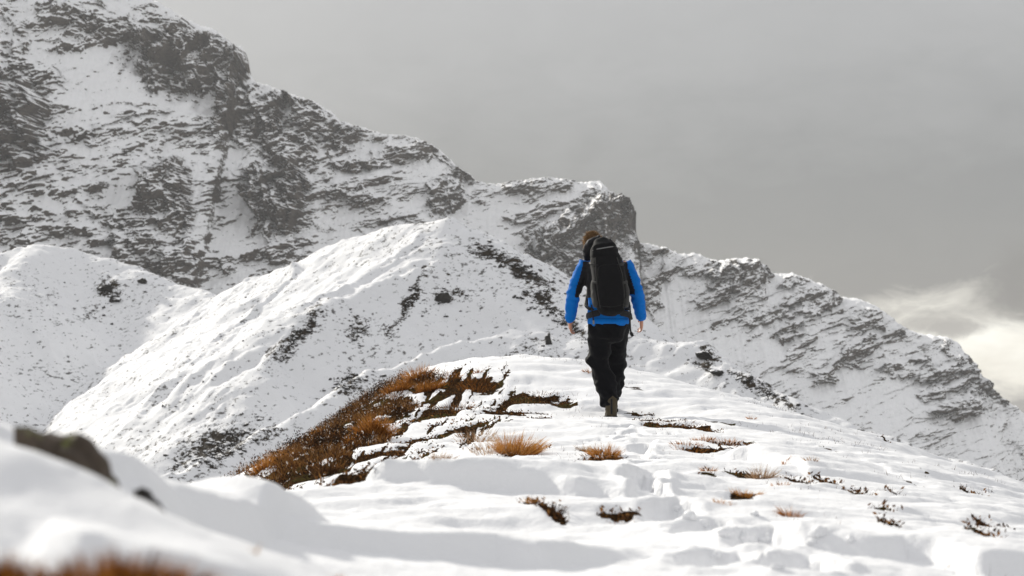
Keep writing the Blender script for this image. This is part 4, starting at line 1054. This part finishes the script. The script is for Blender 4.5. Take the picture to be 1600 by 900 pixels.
# trousers: baggy, gathered at knee and ankle
T = [rounded([V3(.004, .0, .83), V3(.004, .0, .88), V3(.004, -.002, .925), V3(.003, 0, .95)], [(.170, .135), (.182, .142), (.178, .138), (.17, .13)], 28, power=2.3)]
T.append(rounded([hipL, mid(hipL, kneL, .35), mid(hipL, kneL, .7), kneL+V3(-.040, 0, .06), kneL+V3(-.012, .0, -.03), mid(kneL, ankL, .35), mid(kneL, ankL, .65)+V3(.0, -.005, 0), mid(kneL, ankL, .86), ankL+V3(0, -.006, .065)],
                 [(.108, .12), (.108, .115), (.108, .105), (.115, .10), (.100, .095), (.098, .09), (.100, .09), (.088, .078), (.064, .066)], 24))
T.append(rounded([hipR, mid(hipR, kneR, .35), mid(hipR, kneR, .7), kneR, mid(kneR, ankR, .3), mid(kneR, ankR, .6), mid(kneR, ankR, .82), ankR+V3(0, -.004, .04)],
                 [(.105, .115), (.104, .11), (.102, .10), (.100, .095), (.10, .09), (.105, .088), (.085, .075), (.064, .066)], 24))
v, f, n_ = fuse(T, .0095, 4)
def tw(p):
    w1 = mnoise.noise(Vector((p.x*10, p.y*8, p.z*11+p.x*9)))*.024
    low = max(0, 1-p.z/.55)
    w2 = math.sin(p.z*58+mnoise.noise(p*7)*5+p.x*14)*.0075*(.35+low)
    kn = math.exp(-((p.z-.60)/.07)**2)*(-.0)
    return w1+w2+mnoise.noise(p*34)*.004+kn
v = wrinkle(v, n_, tw)
trousers = obj('trousers', mesh_from(v, f, 'trousers'), M_TROUS, person); tag(trousers, 'baggy black hiking trousers')

# boots: heel toward the viewer
def boot(an, lab):
    g = an.z-.105
    S = [rounded([an+V3(0, -.01, .085), an+V3(0, -.012, .03), an+V3(0, -.012, -.03), an+V3(0, -.010, -.062)], [(.060, .062), (.058, .062), (.054, .063), (.055, .063)], 18),
         rounded([an+V3(0, -.03, -.05), an+V3(0, .05, -.045), an+V3(0, .12, -.058), an+V3(0, .185, -.066)], [(.050, .040), (.053, .046), (.055, .034), (.045, .026)], 18),
         rounded([an+V3(-.05, -.01, .088), an+V3(0, -.062, .09), an+V3(.05, -.01, .088)], [.012, .013, .012], 10)]
    v, f, n_ = fuse(S, .006, 4); v = wrinkle(v, n_, lambda p: mnoise.noise(p*38)*.0022)
    b = obj('boot', mesh_from(v, f, 'boot'), M_BOOT, person); tag(b, lab)
    S = [loft([V3(an.x, an.y-.072, g+.003), V3(an.x, an.y-.055, g+.0), V3(an.x, an.y, g), V3(an.x, an.y+.09, g+.002), V3(an.x, an.y+.17, g+.008), V3(an.x, an.y+.215, g+.018)],
              [(.034, .020), (.058, .024), (.058, .024), (.062, .022), (.056, .020), (.026, .014)], 20, power=4)]
    for k in range(7):
        yy = an.y-.055+k*.038
        for sx in (-1, 1): S.append(loft([V3(an.x+sx*.030, yy-.011, g-.016), V3(an.x+sx*.030, yy+.011, g-.016)], [(.018, .010), (.018, .010)], 8, power=6))
    v, f, n_ = fuse(S, .0045, 1)
    obj('sole', mesh_from(v+np.array((0, 0, .016)), f, 'sole'), M_SOLE, b)
    # heel strip and laces knot
    hv, hf = rounded([an+V3(0, -.072, -.05), an+V3(0, -.074, .02), an+V3(0, -.07, .085)], [(.010, .004)]*3, 8)
    obj('heel_strip', mesh_from(np.array(hv), hf, 'heel_strip'), M_WEB, b)
    for k in range(4):
        z = .01+.022*k; lv, lf = rounded([an+V3(-.035, .045-.004*k, z), an+V3(0, .058-.004*k, z+.004), an+V3(.035, .045-.004*k, z)], [.0035]*3, 6)
        obj('lace', mesh_from(np.array(lv), lf, 'lace'), M_GREYL, b)
boot(ankL, 'near olive boot planted in the snow, heel to the viewer'); boot(ankR, 'far boot stepping ahead, half hidden by the trouser leg')

# ---------------------------------------------------------------- the backpack
pack = empty('backpack', (HX+.006, HY, HZ0-.042))
tag(pack, 'tall charcoal-black hiking backpack with dangling straps worn by the hiker', 'backpack')
S = [rounded([V3(.012, -.245, 1.075), V3(.008, -.240, 1.15), V3(-.002, -.215, 1.27), V3(-.018, -.185, 1.40), V3(-.037, -.150, 1.52), V3(-.052, -.125, 1.60)],
             [(.130, .085), (.154, .115), (.159, .125), (.154, .122), (.138, .108), (.110, .085)], 32, power=2.7)]
v, f, n_ = fuse(S, .0095, 5)
def bw(p):
    w = mnoise.noise(Vector((p.x*8, p.y*8, p.z*9)))*.010+mnoise.noise(Vector((p.x*24, p.y*20, p.z*16)))*.004
    if p.z < 1.22: w += math.sin(p.x*60+p.z*25+mnoise.noise(p*9)*3)*.003
    return w
v = wrinkle(v, n_, bw)
pb = obj('pack_bag', mesh_from(v, f, 'pack_bag'), M_PACK, pack)
S = [rounded([V3(-.047, -.150, 1.555), V3(-.058, -.125, 1.615), V3(-.066, -.10, 1.655)], [(.128, .105), (.122, .108), (.085, .075)], 28, power=2.8)]
v, f, n_ = fuse(S, .009, 5); v = wrinkle(v, n_, lambda p: mnoise.noise(p*15)*.008)
lid = obj('lid', mesh_from(v, f, 'lid'), M_PACK, pack)
def strip(name, pts, wdt, th, mat, parent, sides=8, xref=(1, 0, 0)):
    v, f = rounded(pts, [(wdt, th)]*len(pts), sides, xref=xref); return obj(name, mesh_from(np.array(v), f, name), mat, parent)
strip('zip', [V3(-.155, -.205, 1.600), V3(-.11, -.236, 1.612), V3(-.05, -.243, 1.622), V3(.01, -.232, 1.632), V3(.05, -.195, 1.636)], .005, .004, M_GREYL, lid, xref=(0, 0, 1))
strip('haul_loop', [V3(-.085, -.06, 1.665), V3(-.075, -.075, 1.695), V3(-.05, -.075, 1.695), V3(-.04, -.06, 1.665)], .008, .004, M_WEB, lid)
# front pocket panel, side pockets
S = [rounded([V3(.012, -.335, 1.10), V3(.006, -.335, 1.20), V3(-.008, -.312, 1.35), V3(-.02, -.285, 1.45)], [(.11, .025), (.118, .032), (.112, .032), (.095, .022)], 24, power=3)]
v, f, n_ = fuse(S, .008, 4); v = wrinkle(v, n_, lambda p: mnoise.noise(p*17)*.007)
fp = obj('front_pocket', mesh_from(v, f, 'front_pocket'), M_PACK, pack)
for sx in (-1, 1):
    S = [rounded([V3(.008+sx*.136, -.24, 1.10), V3(.004+sx*.144, -.225, 1.20), V3(-.006+sx*.145, -.205, 1.30)], [(.030, .075), (.036, .082), (.024, .07)], 18, power=2.6)]
    v, f, n_ = fuse(S, .008, 4); v = wrinkle(v, n_, lambda p: mnoise.noise(p*19)*.007)
    obj('side_pocket', mesh_from(v, f, 'side_pocket'), M_PACKG, pack)
    # compression straps with buckle
    for z, yy in ((1.30, -.30), (1.47, -.255)):
        xx = -.002-(z-1.27)*.12
        cs = strip('compression_strap', [V3(xx+sx*.085, yy-.03, z-.01), V3(xx+sx*.135, yy, z), V3(xx+sx*.160, yy+.09, z+.015), V3(xx+sx*.152, yy+.15, z+.02)], .007, .003, M_WEB, pack, xref=(0, 0, 1))
        bv, bf = rounded([V3(xx+sx*.120, yy-.018, z-.003), V3(xx+sx*.147, yy+.012, z+.003)], [(.012, .006)]*2, 10, power=4, xref=(0, 0, 1))
        obj('buckle', mesh_from(np.array(bv), bf, 'buckle'), M_PACKG, cs)
    # seam piping down the bag
    strip('piping', [V3(.012+sx*.105, -.338, 1.07), V3(.006+sx*.122, -.330, 1.20), V3(-.010+sx*.120, -.300, 1.38), V3(-.035+sx*.10, -.252, 1.53)], .0045, .0045, M_PACKG, pb)
    # shoulder straps over the shoulders to the chest, hip belt wings
    so = strip('shoulder_strap', [V3(-.02+sx*.075, -.045, 1.47), V3(-.02+sx*.105, .03, 1.525), V3(-.02+sx*.125, .12, 1.545), V3(-.02+sx*.135, .22, 1.50), V3(-.02+sx*.135, .265, 1.38), V3(-.02+sx*.15, .22, 1.22), V3(-.01+sx*.19, .08, 1.10), V3(.0+sx*.17, -.12, 1.06)], .030, .011, M_WEB, pack, 12)
    strip('hip_belt', [V3(.005+sx*.10, -.16, 1.03), V3(.005+sx*.165, -.125, 1.015), V3(.003+sx*.205, -.02, 1.00), V3(.003+sx*.185, .10, .995), V3(.003+sx*.03, .175, .99)], .030, .010, M_WEB, pack, 10, xref=(0, 0, 1))
strip('lifter_strap', [V3(-.13, -.11, 1.60), V3(-.15, -.03, 1.57), V3(-.14, .05, 1.54)], .008, .003, M_WEB, pack)
strip('lifter_strap', [V3(.03, -.11, 1.60), V3(.09, -.03, 1.57), V3(.10, .05, 1.54)], .008, .003, M_WEB, pack)
ds = strip('loose_strap', [V3(.187, -.06, 1.13), V3(.196, -.085, 1.04), V3(.192, -.10, .95), V3(.196, -.105, .87), V3(.206, -.10, .83)], .008, .003, M_WEB, pack)
bv, bf = rounded([V3(.200, -.105, .845), V3(.216, -.10, .815)], [(.015, .006)]*2, 10, power=4); obj('buckle', mesh_from(np.array(bv), bf, 'buckle'), M_WEB, ds)
bv, bf = rounded([V3(.197, -.10, 1.00), V3(.205, -.102, .97)], [(.014, .006)]*2, 10, power=4); obj('buckle', mesh_from(np.array(bv), bf, 'buckle'), M_PACKG, ds)
ds = strip('loose_strap', [V3(-.165, -.17, 1.10), V3(-.160, -.19, 1.03), V3(-.150, -.178, .97), V3(-.148, -.172, .935)], .007, .003, M_WEB, pack)
bv, bf = rounded([V3(-.148, -.175, .955), V3(-.147, -.172, .925)], [(.009, .005)]*2, 10, power=4); obj('buckle', mesh_from(np.array(bv), bf, 'buckle'), M_GREYL, ds)
# small upright grey print on the front pocket: a mark above a column of letters
lg = []
def bar(x, z, w_, h_): 
    yy = -.352+(z-1.24)*.17
    v, f = loft([V3(x, yy-.004, z-h_/2), V3(x, yy+.012+h_*.17, z+h_/2)], [(w_/2, .004)]*2, 4, power=8); lg.append((v, f))
for k in range(5): bar(.050, 1.235+k*.013, .010, .0035); bar(.046+(k % 2)*.007, 1.239+k*.013, .003, .009)
bar(.047, 1.318, .006, .014); bar(.055, 1.318, .004, .018)
V_, F_ = [], []
for v, f in lg:
    o0 = len(V_); V_ += v; F_ += [tuple(i+o0 for i in q) for q in f]
tag(obj('logo', mesh_from(np.array(V_), F_, 'logo', False), M_GREYL, fp), 'small upright grey print on the pack')

# ---------------------------------------------------------------- thin mountain air
import bmesh
bm = bmesh.new(); bmesh.ops.create_cube(bm, size=1.0)
for q in bm.verts: q.co = Vector((q.co.x*1400, 395+q.co.y*1230, 45+q.co.z*340))
hme = bpy.data.meshes.new('haze'); bm.to_mesh(hme); bm.free()
m = bpy.data.materials.new('haze_air'); m.use_nodes = True; t = NT(m.node_tree)
pvn = t.n('ShaderNodeVolumePrincipled'); pvn.inputs['Color'].default_value = (.90, .91, .925, 1); pvn.inputs['Density'].default_value = .00015; pvn.inputs['Anisotropy'].default_value = .1
t.l(pvn.outputs[0], t.n('ShaderNodeOutputMaterial').inputs['Volume'])
hz = obj('haze', hme, m); hz['kind'] = 'stuff'; hz['label'] = 'thin pale mountain haze filling the valley'; hz.display_type = 'WIRE'
